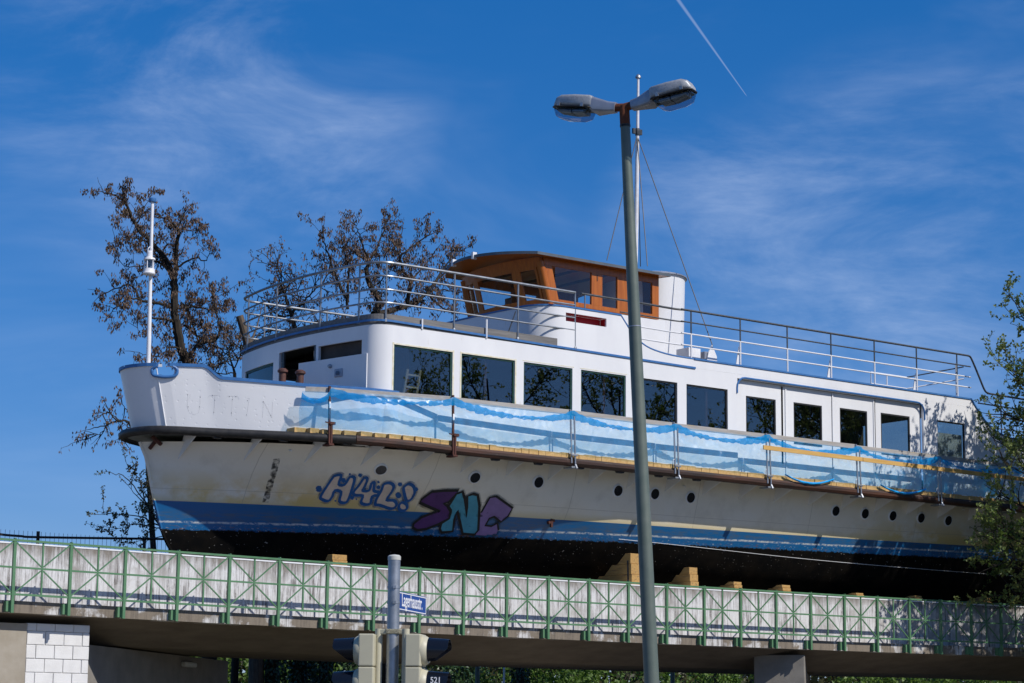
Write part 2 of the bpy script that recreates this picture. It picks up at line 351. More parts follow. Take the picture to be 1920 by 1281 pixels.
# hull paint: black bottom, blue boot band, cream and white topsides, all by height on the plating
def hull_material():
    m = bpy.data.materials.new('hull_paint'); m.use_nodes = True; nt = m.node_tree; N = nt.nodes.new; L = nt.links.new
    p = nt.nodes['Principled BSDF']; p.inputs['Roughness'].default_value = .42
    tc = N('ShaderNodeTexCoord'); sx = N('ShaderNodeSeparateXYZ'); L(tc.outputs['Object'], sx.inputs[0])
    def M(op, a, b=None, clamp=False):
        n = N('ShaderNodeMath'); n.operation = op; n.use_clamp = clamp
        for i, v in enumerate((a, b)):
            if v is None: continue
            if isinstance(v, (int, float)): n.inputs[i].default_value = v
            else: L(v, n.inputs[i])
        return n.outputs[0]
    def noise(sc, st=(1, 1, 1), det=6, rg=.6):
        mp = N('ShaderNodeMapping'); mp.inputs['Scale'].default_value = st; L(tc.outputs['Object'], mp.inputs[0])
        n = N('ShaderNodeTexNoise'); n.inputs['Scale'].default_value = sc; n.inputs['Detail'].default_value = det; n.inputs['Roughness'].default_value = rg; L(mp.outputs[0], n.inputs[0]); return n.outputs[0]
    def rmp(v, a, b, c=0., d=1.):
        r = N('ShaderNodeMapRange'); r.inputs[1].default_value = a; r.inputs[2].default_value = b; r.inputs[3].default_value = c; r.inputs[4].default_value = d; L(v, r.inputs[0]); return r.outputs[0]
    def mix(f, a, b):
        x = N('ShaderNodeMixRGB'); L(f, x.inputs[0])
        for i, c in ((1, a), (2, b)):
            if isinstance(c, tuple): x.inputs[i].default_value = (*c, 1)
            else: L(c, x.inputs[i])
        return x.outputs[0]
    X, Z = sx.outputs[0], sx.outputs[2]
    x30 = M('SUBTRACT', X, 30.0)
    # paint lines rise gently towards the stern
    zb = M('ADD', 8.0, M('MULTIPLY', M('POWER', M('MAXIMUM', x30, 0.0), 2.0), .00034))
    zk = M('ADD', 7.20, M('MULTIPLY', x30, .0225))
    zb_ = M('SUBTRACT', Z, zb); zk_ = M('SUBTRACT', Z, zk)
    # topsides: white, cream patches low down towards the bow, and again at the stern
    low = rmp(zb_, .05, .95, 1, 0)
    bowy = M('MAXIMUM', rmp(x30, 5.5, 9.5, 1, .15), rmp(x30, 23, 27, 0, 1))
    cream = M('MULTIPLY', M('MULTIPLY', rmp(noise(.9, (1, 1, 1.3), 5), .36, .52), low), bowy, True)
    top = mix(cream, (.80, .74, .63), (.66, .46, .13))
    edge = M('MULTIPLY', rmp(zb_, 0.0, .22, 1, 0), .75)
    top = mix(edge, top, (.62, .51, .25))
    top = mix(rmp(noise(1.3), .52, .75, 0, .4), top, (.52, .46, .36))
    seam = M('MULTIPLY', M('LESS_THAN', M('ABSOLUTE', M('SUBTRACT', M('FRACT', M('MULTIPLY', X, .2)), .5)), .0022), .5)
    seam2 = M('MULTIPLY', M('LESS_THAN', M('ABSOLUTE', M('SUBTRACT', zb_, .34)), .008), .45)
    top = mix(M('MAXIMUM', seam, seam2), top, (.40, .34, .25))
    # streaks of dirt
    top = mix(rmp(noise(4, (1, 1, .12), 6, .7), .62, .80, 0, .35), top, (.38, .33, .25))
    # blue: upper clean, a worn grey stripe, bright lower strip with chips
    zm = M('ADD', zk_, rmp(noise(1.5, (1, 1, 2)), .2, .8, -.014, .014))
    worn = M('MULTIPLY', rmp(zm, .20, .28), rmp(zm, .42, .60, 1, 0))
    blue = mix(M('MULTIPLY', worn, rmp(noise(2.2, (1, 1, 6), 8, .7), .42, .66, 0, .7)), (.004, .105, .28), (.085, .105, .12))
    chips = M('MULTIPLY', rmp(noise(22, (.5, 1, 1), 5, .7), .60, .66), rmp(zm, .24, .12, 0, .8))
    line = M('MULTIPLY', M('MULTIPLY', rmp(zm, .17, .205), rmp(zm, .25, .22)), rmp(noise(9, (.6, 1, 1), 6, .7), .40, .55))
    blue = mix(M('MAXIMUM', chips, line), blue, (.55, .56, .54))
    blue = mix(M('MULTIPLY', rmp(noise(5, (.7, 1, 4), 8, .7), .56, .64), rmp(zm, .20, .05, 0, .85)), blue, (.17, .08, .03))
    # black bottom with flecks of missing paint
    black = mix(rmp(noise(2, (1, 1, 1), 6), .4, .7), (.0035, .0035, .0035), (.010, .008, .006))
    black = mix(M('MULTIPLY', rmp(noise(19, (1, 1, 1), 2, .5), .715, .735), rmp(zk_, -1.1, -.1)), black, (.45, .43, .40))
    is_blue = rmp(M('ADD', zk_, rmp(noise(9, (1, 1, 1.5), 8, .75), .3, .7, -.055, .055)), -.008, .008)
    is_top = rmp(zb_, -.006, .006)
    col = mix(is_top, mix(is_blue, black, blue), top)
    L(col, p.inputs['Base Color'])
    L(rmp(zk_, -.05, .05, .6, .36), p.inputs['Roughness']); L(rmp(zk_, -.04, .04, .06, .45), p.inputs['Specular IOR Level'])
    b = N('ShaderNodeBump'); b.inputs['Strength'].default_value = .12; b.inputs['Distance'].default_value = .03; L(noise(2.2, (1, 1, 1), 5), b.inputs['Height']); L(b.outputs[0], p.inputs['Normal'])
    MATS['hull_paint'] = m
hull_material()
# bulwark plating: white paint over rows of rivet dimples
def bulwark_material():
    m = bpy.data.materials.new('bulwark_paint'); m.use_nodes = True; nt = m.node_tree; N = nt.nodes.new; L = nt.links.new
    p = nt.nodes['Principled BSDF']; p.inputs['Roughness'].default_value = .36; p.inputs['Base Color'].default_value = (.80, .80, .81, 1)
    tc = N('ShaderNodeTexCoord'); v = N('ShaderNodeTexVoronoi'); v.inputs['Scale'].default_value = 6.5; v.inputs['Randomness'].default_value = .45; L(tc.outputs['Object'], v.inputs[0])
    r = N('ShaderNodeMapRange'); r.inputs[1].default_value = .05; r.inputs[2].default_value = .22; r.inputs[3].default_value = 0; r.inputs[4].default_value = 1; L(v.outputs['Distance'], r.inputs[0])
    n = N('ShaderNodeTexNoise'); n.inputs['Scale'].default_value = 1.6; L(tc.outputs['Object'], n.inputs[0])
    a = N('ShaderNodeMath'); a.operation = 'MULTIPLY_ADD'; L(n.outputs[0], a.inputs[0]); a.inputs[1].default_value = 2.0; L(r.outputs[0], a.inputs[2])
    b = N('ShaderNodeBump'); b.inputs['Strength'].default_value = .35; b.inputs['Distance'].default_value = .012; L(a.outputs[0], b.inputs['Height']); L(b.outputs[0], p.inputs['Normal'])
    MATS['bulwark_paint'] = m
bulwark_material()

# ------------------------------------------------------------------ the setting: ground, road, pavement
g = MB(); g.add([(-3000,-3000,0),(3000,-3000,0),(3000,3000,0),(-3000,3000,0)], [(0,1,2,3)])
tag(g.build('ground', 'grassland', fix=False), kind='structure')
u = Vector((.62, .785, 0)); w = Vector((.785, -.62, 0))
def strip(c0, half, L0, L1, z0, z1, name, m):
    b = MB(); c = Vector(c0); ax = (u*1)
    b.obox(c+u*((L0+L1)/2)+Vector((0, 0, (z0+z1)/2)), u, w, (0, 0, 1), ((L1-L0)/2, half, (z1-z0)/2))
    return tag(b.build(name, m), kind='structure')
strip((8, 0, 0), 5.0, -60, 160, -.05, .006, 'road', 'asphalt')
strip((8+w.x*6.75, w.y*6.75, 0), 1.75, -60, 160, -.05, .12, 'pavement', 'pavement')
strip((8-w.x*6.75, -w.y*6.75, 0), 1.75, -60, 160, -.05, .12, 'pavement', 'pavement')

b = MB(); b.box((-4,30,-.05),(25.5,51.2,.012)); tag(b.build('bounce_ground', 'pavement'), kind='structure')  # added pale ground out of view, bounces light onto bridge underside and bow
# ------------------------------------------------------------------ the bridge
def bz(X): return .079*((X-41.7)/18)**2 if X < 64 else .12
Y0 = 50.756
XA, XB = -6., 100.
bridge = empty('concrete_bridge', (45, 55.85, 0), 'long concrete road bridge with whitewashed streaky parapet carrying a ship', 'bridge')
xs = [XA+(XB-XA)*i/53 for i in range(54)]
def sweep(sec, name, m, X=xs):
    """sweep a (Y,z) outline along the bridge"""
    b = MB(); rows = [[(x, y, z+bz(x)) for y, z in sec] for x in X]
    b.grid(rows, False, True); n = len(sec)
    t = tessellate_polygon([[Vector((0, y, z)) for y, z in sec]])
    o = len(b.v)-n
    b.f += [tuple(q) for q in t]+[tuple(o+k for k in q) for q in t]; b.sm += [False]*(2*len(t))
    return b.build(name, m, bridge)
WY = 51.9
sweep([(50.95,4.37),(50.95,4.66),(51.3,4.665),(51.3,4.36)], 'edge_beam', 'edge_concrete')
sweep([(51.305,4.40),(51.305,4.645),(WY+.45,4.645),(60.6,4.645),(60.6,4.40),(58.4,3.80),(53.6,3.80)], 'deck_slab', 'slab_concrete')
sweep([(WY,4.65),(WY,6.12),(WY+.45,6.12),(WY+.45,4.65)], 'parapet_wall', 'wall_concrete')
sweep([(WY-.012,6.123),(WY-.012,6.16),(WY+.46,6.16),(WY+.46,6.123)], 'coping', 'white_metal')
sweep([(59.8,4.65),(59.8,6.12),(60.25,6.12),(60.25,4.65)], 'parapet_wall', 'wall_concrete')
# wall pier set askew under the girder
d45 = Vector((.72, .694, 0)); n45 = Vector((.694, -.72, 0))
c = Vector((50.25, 51.72, 0))
b = MB(); b.prism([c+d45*q+Vector((0,0,z))+n45*-.8 for q, z in ((0,0),(0,4.24),(2.75,3.785),(8.6,3.785),(8.6,0))], n45*1.6)
b.build('pier', 'pier_concrete', bridge, bevel=.04)
# abutment: skew face of concrete, return wall of split-faced white blocks, rendered wing wall
A0 = Vector((26.12, 51.78, 0)); A1 = A0 + Vector((.735, .678, 0))*12.5
b = MB(); b.prism([(A0.x,A0.y,0),(A1.x,A1.y,0),(A1.x-12,A1.y,0),(A0.x-3.3,A0.y+.4,0)], (0,0,3.79)); b.build('abutment', 'pier_concrete', bridge)
b = MB(); b.prism([(A0.x,A0.y-.33,0),(A0.x,A0.y-.02,0),(A0.x-1.69,A0.y-.02,0),(A0.x-1.69,A0.y-.33,0)], (0,0,4.24)); rw = b.build('return_wall', 'block_joint', bridge)
bw, bh = .50, .335
for r_ in range(13):
    z0 = .03+r_*bh
    x = 24.44 - (.0 if r_ % 2 else .25)
    while x < 26.1 and z0+bh < 4.42:
        x0, x1 = max(x, 24.43), min(x+bw, A0.x+.015)
        if x1-x0 > .08:
            j = rng.uniform(-.007, .007)
            mb = MB(); mb.box((x0+.007, A0.y-.36+j, z0+.007), (x1-.007, A0.y-.325, min(z0+bh-.007, 4.235))); mb.build('block', 'block_white', rw, bevel=.012)
        x += bw
b = MB(); b.prism([(24.41,A0.y-.40,0),(24.41,A0.y-.02,0),(10,A0.y-.02,0),(10,A0.y-.40,0)], (0,0,4.22)); b.build('wing_wall', 'pale_render', bridge)
# tunnel luminaire on the abutment face
pl = A0 + Vector((.735,.678,0))*8.4; nl = Vector((.678,-.735,0))
b = MB(); b.obox(pl+nl*.09+Vector((0,0,3.55)), (.735,.678,0), nl, (0,0,1), (.5,.085,.075)); f_ = b.build('tunnel_lamp', 'fixture', bevel=.04)
tag(f_, 'oblong pale lamp housing fixed under the bridge on the abutment', 'lamp')

# green railing, one thing of many bars
rail = empty('bridge_railing', (42, Y0, 4.66), 'pale green steel bridge railing with crossed diagonal bars on the edge beam', 'railing')
X0R, SR = 23.694, 1.5
def rz(X): return bz(X)
nP = 27
pm = MB(); pm.box((-.036,-.036,-.30), (.036,.036,1.475)); pm.box((-.02,-.05,1.475), (.02,.05,1.50)); pme = pm.mesh('post', 'green_paint')
pl_ = MB(); pl_.box((-.055,.037,-.285), (.055,.062,.0)); pl_.box((-.125,.062,-.27), (-.055,.19,-.02)); plm = pl_.mesh('bracket', 'green_paint')
bo_ = MB(); bo_.lathe((-.09,.062,-.06), (0,-1,0), [(.018,0),(.018,.02)], 8); bo_.lathe((-.09,.062,-.2), (0,-1,0), [(.018,0),(.018,.02)], 8); bom = bo_.mesh('bolts', 'dark_steel')
for i in range(-1, nP):
    X = X0R+SR*i; base = 4.655+rz(X)
    for nm, me in (('post', pme), ('bracket', plm)):
        o = link(nm, me); o.location = (X, Y0, base); par(o, rail)
def longrail(z, w_, h_, nm):
    b = MB()
    rows = []
    for i in range(-1, nP):
        X = X0R+SR*i; zz = z+rz(X)
        rows.append([(X, Y0-w_/2, zz-h_/2), (X, Y0+w_/2, zz-h_/2), (X, Y0+w_/2, zz+h_/2), (X, Y0-w_/2, zz+h_/2)])
    b.grid(rows, False, True); b.f += [(0,1,2,3), tuple(len(b.v)-4+k for k in range(4))]; b.sm += [False]*2
    b.build(nm, 'green_paint', rail)
longrail(6.105, .085, .05, 'handrail'); longrail(5.45, .04, .045, 'middle_rail'); longrail(4.80, .04, .05, 'bottom_rail')
zt, zm, zb = 6.08, 5.45, 4.82
vb = MB(); vb.box((-.02,-.018,zb), (.02,.018,zt)); vbm = vb.mesh('upright_bar', 'green_paint')
h = SR/2-.045
dm = []
for sx in (-1, 1):
    for zz in (zt-.02, zb+.02):
        b = MB(); b.bar((sx*.03, -.012*sx*0-.004*sx-(.004 if zz > zm else -.004), zm+(.05 if zz > zm else -.05)), (sx*h, -.012*sx*0-.004*sx-(.004 if zz > zm else -.004), zz), .030, .032, (0,1,0)); dm.append(b.mesh('diagonal_bar', 'green_paint'))
for i in range(-1, nP-1):
    X = X0R+SR*(i+.5); z = rz(X)
    o = link('upright_bar', vbm); o.location = (X, Y0, z); par(o, rail)
    for me in dm:
        o = link('diagonal_bar', me); o.location = (X, Y0, z); par(o, rail)

# mesh construction fence far side
fence = empty('mesh_fence', (28, 60.0, 6.16), 'thin wire mesh fence with black top tube on the bridge beside the bow', 'fence')
FY = 60.02
pts = spline([atY(-60, 992, FY), atY(0, 1002, FY), atY(40, 1005.5, FY), atY(75, 1007.5, FY), atY(310, 1011, FY), atY(460, 1014, FY)], 4)
b = MB(); b.tube(pts, .035, 6); b.build('top_tube', 'dark_tube', fence)
for X in (28.75, 32.2):
    b = MB(); b.tube([(X,FY+.05,6.17),(X,FY+.05,7.32)], .055, 6); b.build('post', 'dark_tube', fence)
X = 26.0
while X < 36:
    b = MB(); b.tube([(X,FY-.05,6.17),(X,FY-.05,7.30)], .006, 4); b.build('wire', 'wire', fence); X += .14

# ------------------------------------------------------------------ the ship
YC = 55.85
ship = empty('passenger_ship', (46, YC, 5.85), 'old white passenger ship with blue and black hull resting on the bridge', 'ship')
def part(mb, name, m, **k): return mb.build(name, m, ship, **k)
# --- lower hull
STEM = [(5.85,31.9),(6.2,31.2),(6.7,30.73),(7.1,30.5),(7.98,30.21),(9.15,29.91),(9.6,29.68)]
HB = [(5.85,.25),(5.95,.8),(6.1,1.35),(6.4,2.0),(6.8,2.50),(7.3,2.82),(8.0,3.10),(8.8,3.34),(9.6,3.55)]
ENT = [(5.85,19.),(7,18.5),(8,17.),(9.0,13.),(9.6,10.5)]
POW = [(5.85,1.5),(7,1.75),(8,2.1),(9.6,3.0)]
XST = 70.5
def hull_hb(X, z):
    xs_ = interp(STEM, z); L_ = interp(ENT, z); t = (X-xs_)/L_
    if t <= 0: return 0.
    gq = 1-(1-t)**interp(POW, z) if t < 1 else 1.
    r = .06*min(1, t*25)
    h_ = interp(HB, z)*gq+r*(1-min(t, 1))
    xe = XST-(9.6-z)*1.1
    ta = (xe-X)/7.0
    if ta < 1: h_ *= math.sqrt(max(0., 1-(1-max(ta, 0))**2.4))
    return h_
zl = [5.85,5.9,5.95,6.02,6.1,6.25,6.4,6.6,6.8,7.0,7.2,7.4,7.7,8.0,8.4,8.8,9.2,9.6]
xsu = [0,.004,.01,.02,.035,.05,.07,.1,.13,.16,.2,.24,.28,.32,.37,.42,.5,.58,.66,.74,.80,.84,.88,.91,.94,.96,.975,.985,.993,1]
b = MB(); rows = []
for z in zl:
    x0, x1 = interp(STEM, z), XST-(9.6-z)*1.1
    row = [(x0+(x1-x0)*t, YC-hull_hb(x0+(x1-x0)*t, z), z) for t in xsu]
    row += [(x, 2*YC-y, zz) for x, y, zz in reversed(row[1:-1])]
    rows.append(row)
b.grid(rows, True, True)
n = len(rows[0]); b.f.append(tuple(range(n))); b.sm.append(False)
part(b, 'hull', 'hull_paint')
def on_hull(px, py, off=.008):
    """the point of the near plating seen at a pixel"""
    d = ray(px, py); Y = 53.
    for _ in range(40):
        p = CAM+d*(Y/d.y); Y = .5*Y+.5*(YC-hull_hb(p.x, p.z))
    return Vector((p.x, YC-hull_hb(p.x, p.z)-off, p.z))
# stem bar
b = MB(); b.tube([(interp(STEM, z)-.01, YC, z) for z in zl[2:]], .05, 6); part(b, 'stem_bar', 'hull_paint')
# --- rubbing rail, sponson and brackets
RX0 = 29.38
RT = [(0,0),(.015,.25),(.06,.5),(.14,.74),(.35,1.04),(.8,1.37),(1.4,1.70),(2.5,2.37),(3.6,3.06),(5,3.76),(6,4.07),(7,4.24),(9,4.37),(12,4.42),(34,4.42),(37,4.2),(39.5,3.4),(41,2.2),(41.8,.9),(42,0)]
def rzz(X): return 9.85-.25*min(1, max(0, (X-29)/9))
us = [0,.015,.06,.14,.23,.35,.55,.8,1.1,1.4,1.9,2.5,3,3.6,4.3,5,6,7,8,9,10.5,12,15,18,21,24,27,30,34,35.5,37,38.4,39.5,40.3,41,41.5,41.8,41.95,42]
def railhb(d): return interp(RT, d)
near = [Vector((RX0+d, YC-railhb(d), rzz(RX0+d))) for d in us]
loop = near+[Vector((p.x, 2*YC-p.y, p.z)) for p in reversed(near[1:-1])]
bow_loop = [p for p in loop if p.x < 34.2]; 
k0 = len(near)
NS = 16; nb = near[:NS]; fb = [Vector((p.x, 2*YC-p.y, p.z)) for p in nb]
ordered = list(reversed(fb[1:]))+nb
b = MB(); b.tube(ordered, .125, 12); part(b, 'bow_fender', 'black_rubber')
nn = near[NS-1:]; ff = [Vector((p.x, 2*YC-p.y, p.z)) for p in nn]
b = MB(); b.tube(nn+list(reversed(ff[:-1])), .13, 10); part(b, 'rubbing_rail', 'rub_wood')
# sponson deck: plate from the hull out to the rail
b = MB(); o_, i_, o2, i2 = [], [], [], []
for p in loop:
    s_ = 1 if p.y > YC else -1
    k = max(0., abs(p.y-YC)-.05); X = p.x+.06 if p.x < 30 else p.x
    o_.append((X, YC+s_*k, p.z+.045)); o2.append((X, YC+s_*k, p.z-.03))
b.f.append(tuple(range(len(o_)))); b.v += o_; b.sm.append(False)
b.f.append(tuple(len(o_)+q for q in reversed(range(len(o_))))); b.v += o2; b.sm.append(False)
m_ = len(o_); b.f += [(q, (q+1) % m_, (q+1) % m_+m_, q+m_) for q in range(m_)]; b.sm += [False]*m_
part(b, 'sponson_deck', 'grey_fillet')
X = 30.6
while X < 62:
    d_ = X-RX0; ro = railhb(d_)-.08; zr = rzz(X)-.035
    hi_ = hull_hb(X, 9.57)
    for s_ in (-1, 1):
        zlow = 9.12; hl = hull_hb(X, zlow)
        b = MB(); b.prism([(X-.012, YC+s_*ro, zr), (X-.012, YC+s_*ro, zr-.06), (X-.012, YC+s_*(hl-.02), zlow), (X-.012, YC+s_*(hi_-.05), zr)], (.024,0,0))
        part(b, 'bracket', 'white_paint')
        if s_ < 0 and X < 47:
            b = MB(); b.prism([(X+.5-.16,YC+s_*(railhb(d_+.5)-.02),rzz(X)-.09),(X+.5+.16,YC+s_*(railhb(d_+.5)-.02),rzz(X)-.09),(X+.5+.11,YC+s_*(railhb(d_+.5)-.02),rzz(X)-.17),(X+.5-.11,YC+s_*(railhb(d_+.5)-.02),rzz(X)-.17)], (0,.12,0)); part(b, 'fender_chock', 'black_rubber')
    X += 1.55
# seam ridge low on the hull
b = MB()
sp = [on_hull(x, y, .01) for x, y in [(1160,1011),(1250,1020),(1350,1031),(1450,1042),(1550,1052),(1700,1065),(1900,1080),(1990,1086)]]
b.tube(spline(sp, 3), .007, 5); part(b, 'weld_seam', 'white_metal')  # real seam, its white colour stands in for light glinting along it
# scuppers
for px, py in [(543,845+0),(687,836+2),(1117,866+0),(1281,912),(1398,918),(1715,943),(1762,953),(1804,956)]:
    q = on_hull(px, py, 0); b = MB(); b.tube([q+Vector((0,.05,.03)), q+Vector((0,-.1,-.02))], .03, 8); part(b, 'scupper', 'white_paint')
# portholes
for px, py in [(714,880),(890,895),(1009,904),(1158,920),(1227,926),(1294,933),(1566,958),(1621,963),(1673,967),(1726,971),(1777,976)]:
    q = on_hull(px, py, 0); e_ = .06
    dx = Vector((2*e_, -(hull_hb(q.x+e_,q.z)-hull_hb(q.x-e_,q.z)), 0)); dz = Vector((0, -(hull_hb(q.x,q.z+e_)-hull_hb(q.x,q.z-e_)), 2*e_))
    nrm = dx.cross(dz).normalized()
    b = MB(); b.lathe(q-nrm*.03, nrm, [(.208,0),(.208,.045),(.18,.07),(.165,.07),(.165,.0)], 24); ri = part(b, 'porthole', 'white_paint')
    b = MB(); b.lathe(q-nrm*.02, nrm, [(.163,0),(.163,.06)], 24); b.build('glass', 'signal_visor', ri)
# hawse fitting by the stem
q = on_hull(287, 828, 0)
b = MB(); b.tube([q+Vector((-.05,.1,-.2)), q+Vector((.05,-.12,.06))], .06, 8); b.bar(q+Vector((-.12,-.14,.12)), q+Vector((.16,-.2,-.1)), .1, .1); part(b, 'hawse_fitting', 'rust_steel', bevel=.02)
q = on_hull(1033, 978, 0); b = MB(); b.obox(q, (1,0,.4), (0,1,0), (-.4,0,1), (.13,.05,.05)); b.obox(q-Vector((0,.02,.05)), (0,0,1), (0,1,0), (1,0,0), (.13,.04,.04)); part(b, 'hull_eye', 'rust_steel', bevel=.02)
# --- bulwark forward
BT = [(0,0),(.015,.16),(.05,.34),(.12,.56),(.24,.78),(.42,.99),(.7,1.18),(1.0,1.35),(1.6,1.67),(2.5,2.19),(4,2.97),(5.0,3.46),(5.6,3.71),(6.1,3.83),(6.6,3.868),(8,3.868)]
def zbt(X): return rzz(X)+.04
def ztop(X):
    if X < 30.66: return 11.66
    if X > 31.15: return interp([(31.15,11.33),(33.3,11.21),(35.9,11.15)], X)
    t = (X-30.66)/.49; return 11.66-(.33)*(t*t*(3-2*t))
BS = [0,.02,.04,.06,.1,.15,.2,.27,.34,.42,.5,.58,.66,.74,.82,.90,.98,1.06,1.14,1.22,1.30,1.38,1.46,1.54,1.62,1.7,1.78,1.86,1.94,2.02,2.1,2.2,2.35,2.5,2.8,3.2,3.6,4,4.4,4.8,5.3,5.8,6.3,6.6]
VS = [0,.06,.15,.3,.45,.6,.66,.72,.76,.80,.83,.86,.89,.92,.95,.98,1]
def bul(sv, v, off=0.):
    """sv: distance aft of the stem head along the ship at the top; v: 0 foot .. 1 top"""
    Xt = 29.13+sv; zt_ = ztop(Xt); Xf = Xt+.47*max(0, 1-sv/6.65); z0 = zbt(Xf); X = Xf+(Xt-Xf)*v
    hb_ = interp(BT, sv)*(1-.07*(1-v)*max(0, 1-sv/6.65))
    return Vector((X, YC-max(0, hb_-off), z0+(zt_-z0)*v))
# the fairlead opening, found on the plating at the photographed pixels
fc = None
best = 1e9
for si in range(60, 240):
    for vi in range(60, 100):
        p = bul(si/100, vi/100); d = (p-CAM); dd = d.dot(fw); e_ = (960+F*d.dot(rt)/dd-302)**2+(640.5-F*d.dot(up)/dd-698)**2
        if e_ < best: best = e_; fc = (si/100, vi/100, p)
FS, FV, FP = fc
def in_fair(p):
    dx, dz = p.x-FP.x, p.z-FP.z; dx = max(0, abs(dx)-.12); return dx*dx+dz*dz < .125**2 or (abs(p.x-FP.x) < .075 and dz > 0)
b = MB(); SG = []
fine_s = sorted(set(BS+[FS+k*.02 for k in range(-18, 19)])); fine_v = sorted(set(VS+[min(1, FV+k*.012) for k in range(-14, 18)]))
cells = {}
for side in (0, 1):
    for lay, off in (('o', 0.), ('i', .05)):
        for i, s_ in enumerate(fine_s):
            for j, v_ in enumerate(fine_v):
                p = bul(s_, v_, off if s_ > .05 else 0)
                if lay == 'i' and s_ <= .5: p.x += .06*max(0, 1-s_/.5)
                if side: p.y = 2*YC-p.y
                cells[(side, lay, i, j)] = len(b.v); b.v.append(tuple(p))
for side in (0, 1):
    for i in range(len(fine_s)-1):
        for j in range(len(fine_v)-1):
            p = (bul(fine_s[i], fine_v[j])+bul(fine_s[i+1], fine_v[j+1]))/2
            if in_fair(p): continue
            for lay in 'oi':
                q = [cells[(side, lay, i, j)], cells[(side, lay, i+1, j)], cells[(side, lay, i+1, j+1)], cells[(side, lay, i, j+1)]]
                if (side == 1) != (lay == 'i'): q.reverse()
                b.f.append(tuple(q)); b.sm.append(True)
bulo = part(b, 'bulwark', 'bulwark_paint', fix=False)
# cap: flat blue strip along the top edge, broken at the fairlead
def capstrip(sa, name='bulwark_cap', side=0):
    b = MB(); rows = []
    for s_ in sa:
        p = bul(s_, 1); pi = bul(s_, 1, .11)
        if s_ < .5: pi.x += .1*(1-s_/.5)
        if s_ < .3: p.x -= .03*(1-s_/.3)
        a0, a1 = Vector((p.x, p.y-.025, p.z)), Vector((pi.x, pi.y, p.z))
        if side: a0.y, a1.y = 2*YC-a0.y, 2*YC-a1.y
        rows.append([a0+Vector((0,0,-.055)), a1+Vector((0,0,-.055)), a1+Vector((0,0,.035)), a0+Vector((0,0,.035))])
    b.grid(rows, False, True); b.f += [(0,1,2,3), tuple(len(b.v)-4+k for k in range(4))]; b.sm += [False]*2
    part(b, name, 'blue_trim')
capstrip([s for s in fine_s if s <= FS-.16]+[FS-.13]); capstrip([FS+.13]+[s for s in fine_s if FS+.15 <= s]); capstrip([s for s in fine_s], side=1)
b = MB(); ring = []
for k in range(25):
    t = R(118+ (360-56)*k/24); cx = .13 if math.cos(t) > 0 else -.13
    X = FP.x+cx*min(1, abs(math.cos(t))*1.6)+.155*math.cos(t); z = FP.z+.155*math.sin(t)
    best = min(((bul(FS+a/40, FV)).x-X)**2 for a in range(-20, 21)); a = min(range(-20, 21), key=lambda a: (bul(FS+a/40, FV).x-X)**2)
    v_ = (z-bul(FS+a/40, 0).z)/(bul(FS+a/40, 1).z-bul(FS+a/40, 0).z)
    ring.append(Vector((X, bul(FS+a/40, v_).y-.02, z)))
b.tube(ring, .045, 8); part(b, 'fairlead', 'blue_trim')
# grey fillet strip along the foot of the bulwark
b = MB(); rows = []
for s_ in fine_s:
    p = bul(s_, 0); 
    nd = Vector((0,-1,0)) if s_ > .3 else Vector((-1,-.6,0)).normalized()
    rows.append([p+nd*.006+Vector((0,0,.11)), p+nd*.05+Vector((0,0,.02)), p+nd*.05])
b.grid(rows); part(b, 'fillet_strip', 'grey_fillet')
# rib at the stem plate edge
b = MB(); b.tube([bul(.42, v, -.004) for v in (0,.2,.4,.6,.8,.97)], .02, 6); part(b, 'plate_edge', 'bulwark_paint')
# foredeck
b = MB(); fd = [bul(s_, .12, .06) for s_ in BS if s_ >= .1]; pl2 = [(p.x, p.y, 10.35) for p in fd]+[(p.x, 2*YC-p.y, 10.35) for p in reversed(fd)]
b.v += pl2; b.f.append(tuple(range(len(pl2)))); b.sm.append(False); part(b, 'foredeck', 'curb_timber')
# bollards on the foredeck
for (x, y, top) in ((530,700,11.62),(563,703,11.55)):
    q = Vector((33.6, 54.6 if x == 530 else 53.9, 0)); dd_ = atY(x, y, 55.0)
    for Yt in [52.6+.02*k for k in range(200)]:
        p = atY(x, y, Yt)
        if p.x >= 33.75: break
    b = MB(); b.lathe((p.x, p.y, 10.36), (0,0,1), [(.10,0),(.10,p.z-10.36),(.15,p.z-10.33),(.15,p.z-10.27),(.08,p.z-10.22)], 14); part(b, 'bollard', 'bollard_paint')
p = FP+Vector((.55, 1.3, 0)); p.z = 11.64
b = MB(); b.lathe((p.x,p.y,10.36), (0,0,1), [(.07,0),(.07,1.02),(.12,1.05),(.12,1.2),(.06,1.22)], 12); part(b, 'bollard', 'black_rubber')
# flagstaff and lantern
fx = 29.86
b = MB(); b.tube([(fx,YC,10.36),(fx-.02,YC,12.4),(fx-.05,YC,14.3),(fx-.08,YC,16.5)], [.07,.064,.052,.045], 12); fs_ = part(b, 'flagstaff', 'white_metal')
b = MB(); b.lathe((fx-.08,YC,16.47), (0,0,1), [(.1,0),(.11,.02),(.11,.1),(.09,.12)], 16); b.build('cap', 'blue_trim', fs_)
lx, ly = fx-.05-.11, YC-.11
lq = atY(275, 516, YC); lz = lq.z
b = MB(); b.lathe((lx,ly,lz), (0,0,1), [(.17,0),(.185,.03),(.165,.06),(.16,.16),(.13,.17)], 18); la = part(b, 'lantern', 'white_metal')
b = MB(); b.lathe((lx,ly,lz+.17), (0,0,1), [(.10,0),(.10,.24)], 14); b.build('lens', 'lamp_glass', la)
b = MB(); b.lathe((lx,ly,lz+.41), (0,0,1), [(.13,0),(.17,.01),(.16,.06),(.09,.09),(.085,.24),(.06,.27)], 18)
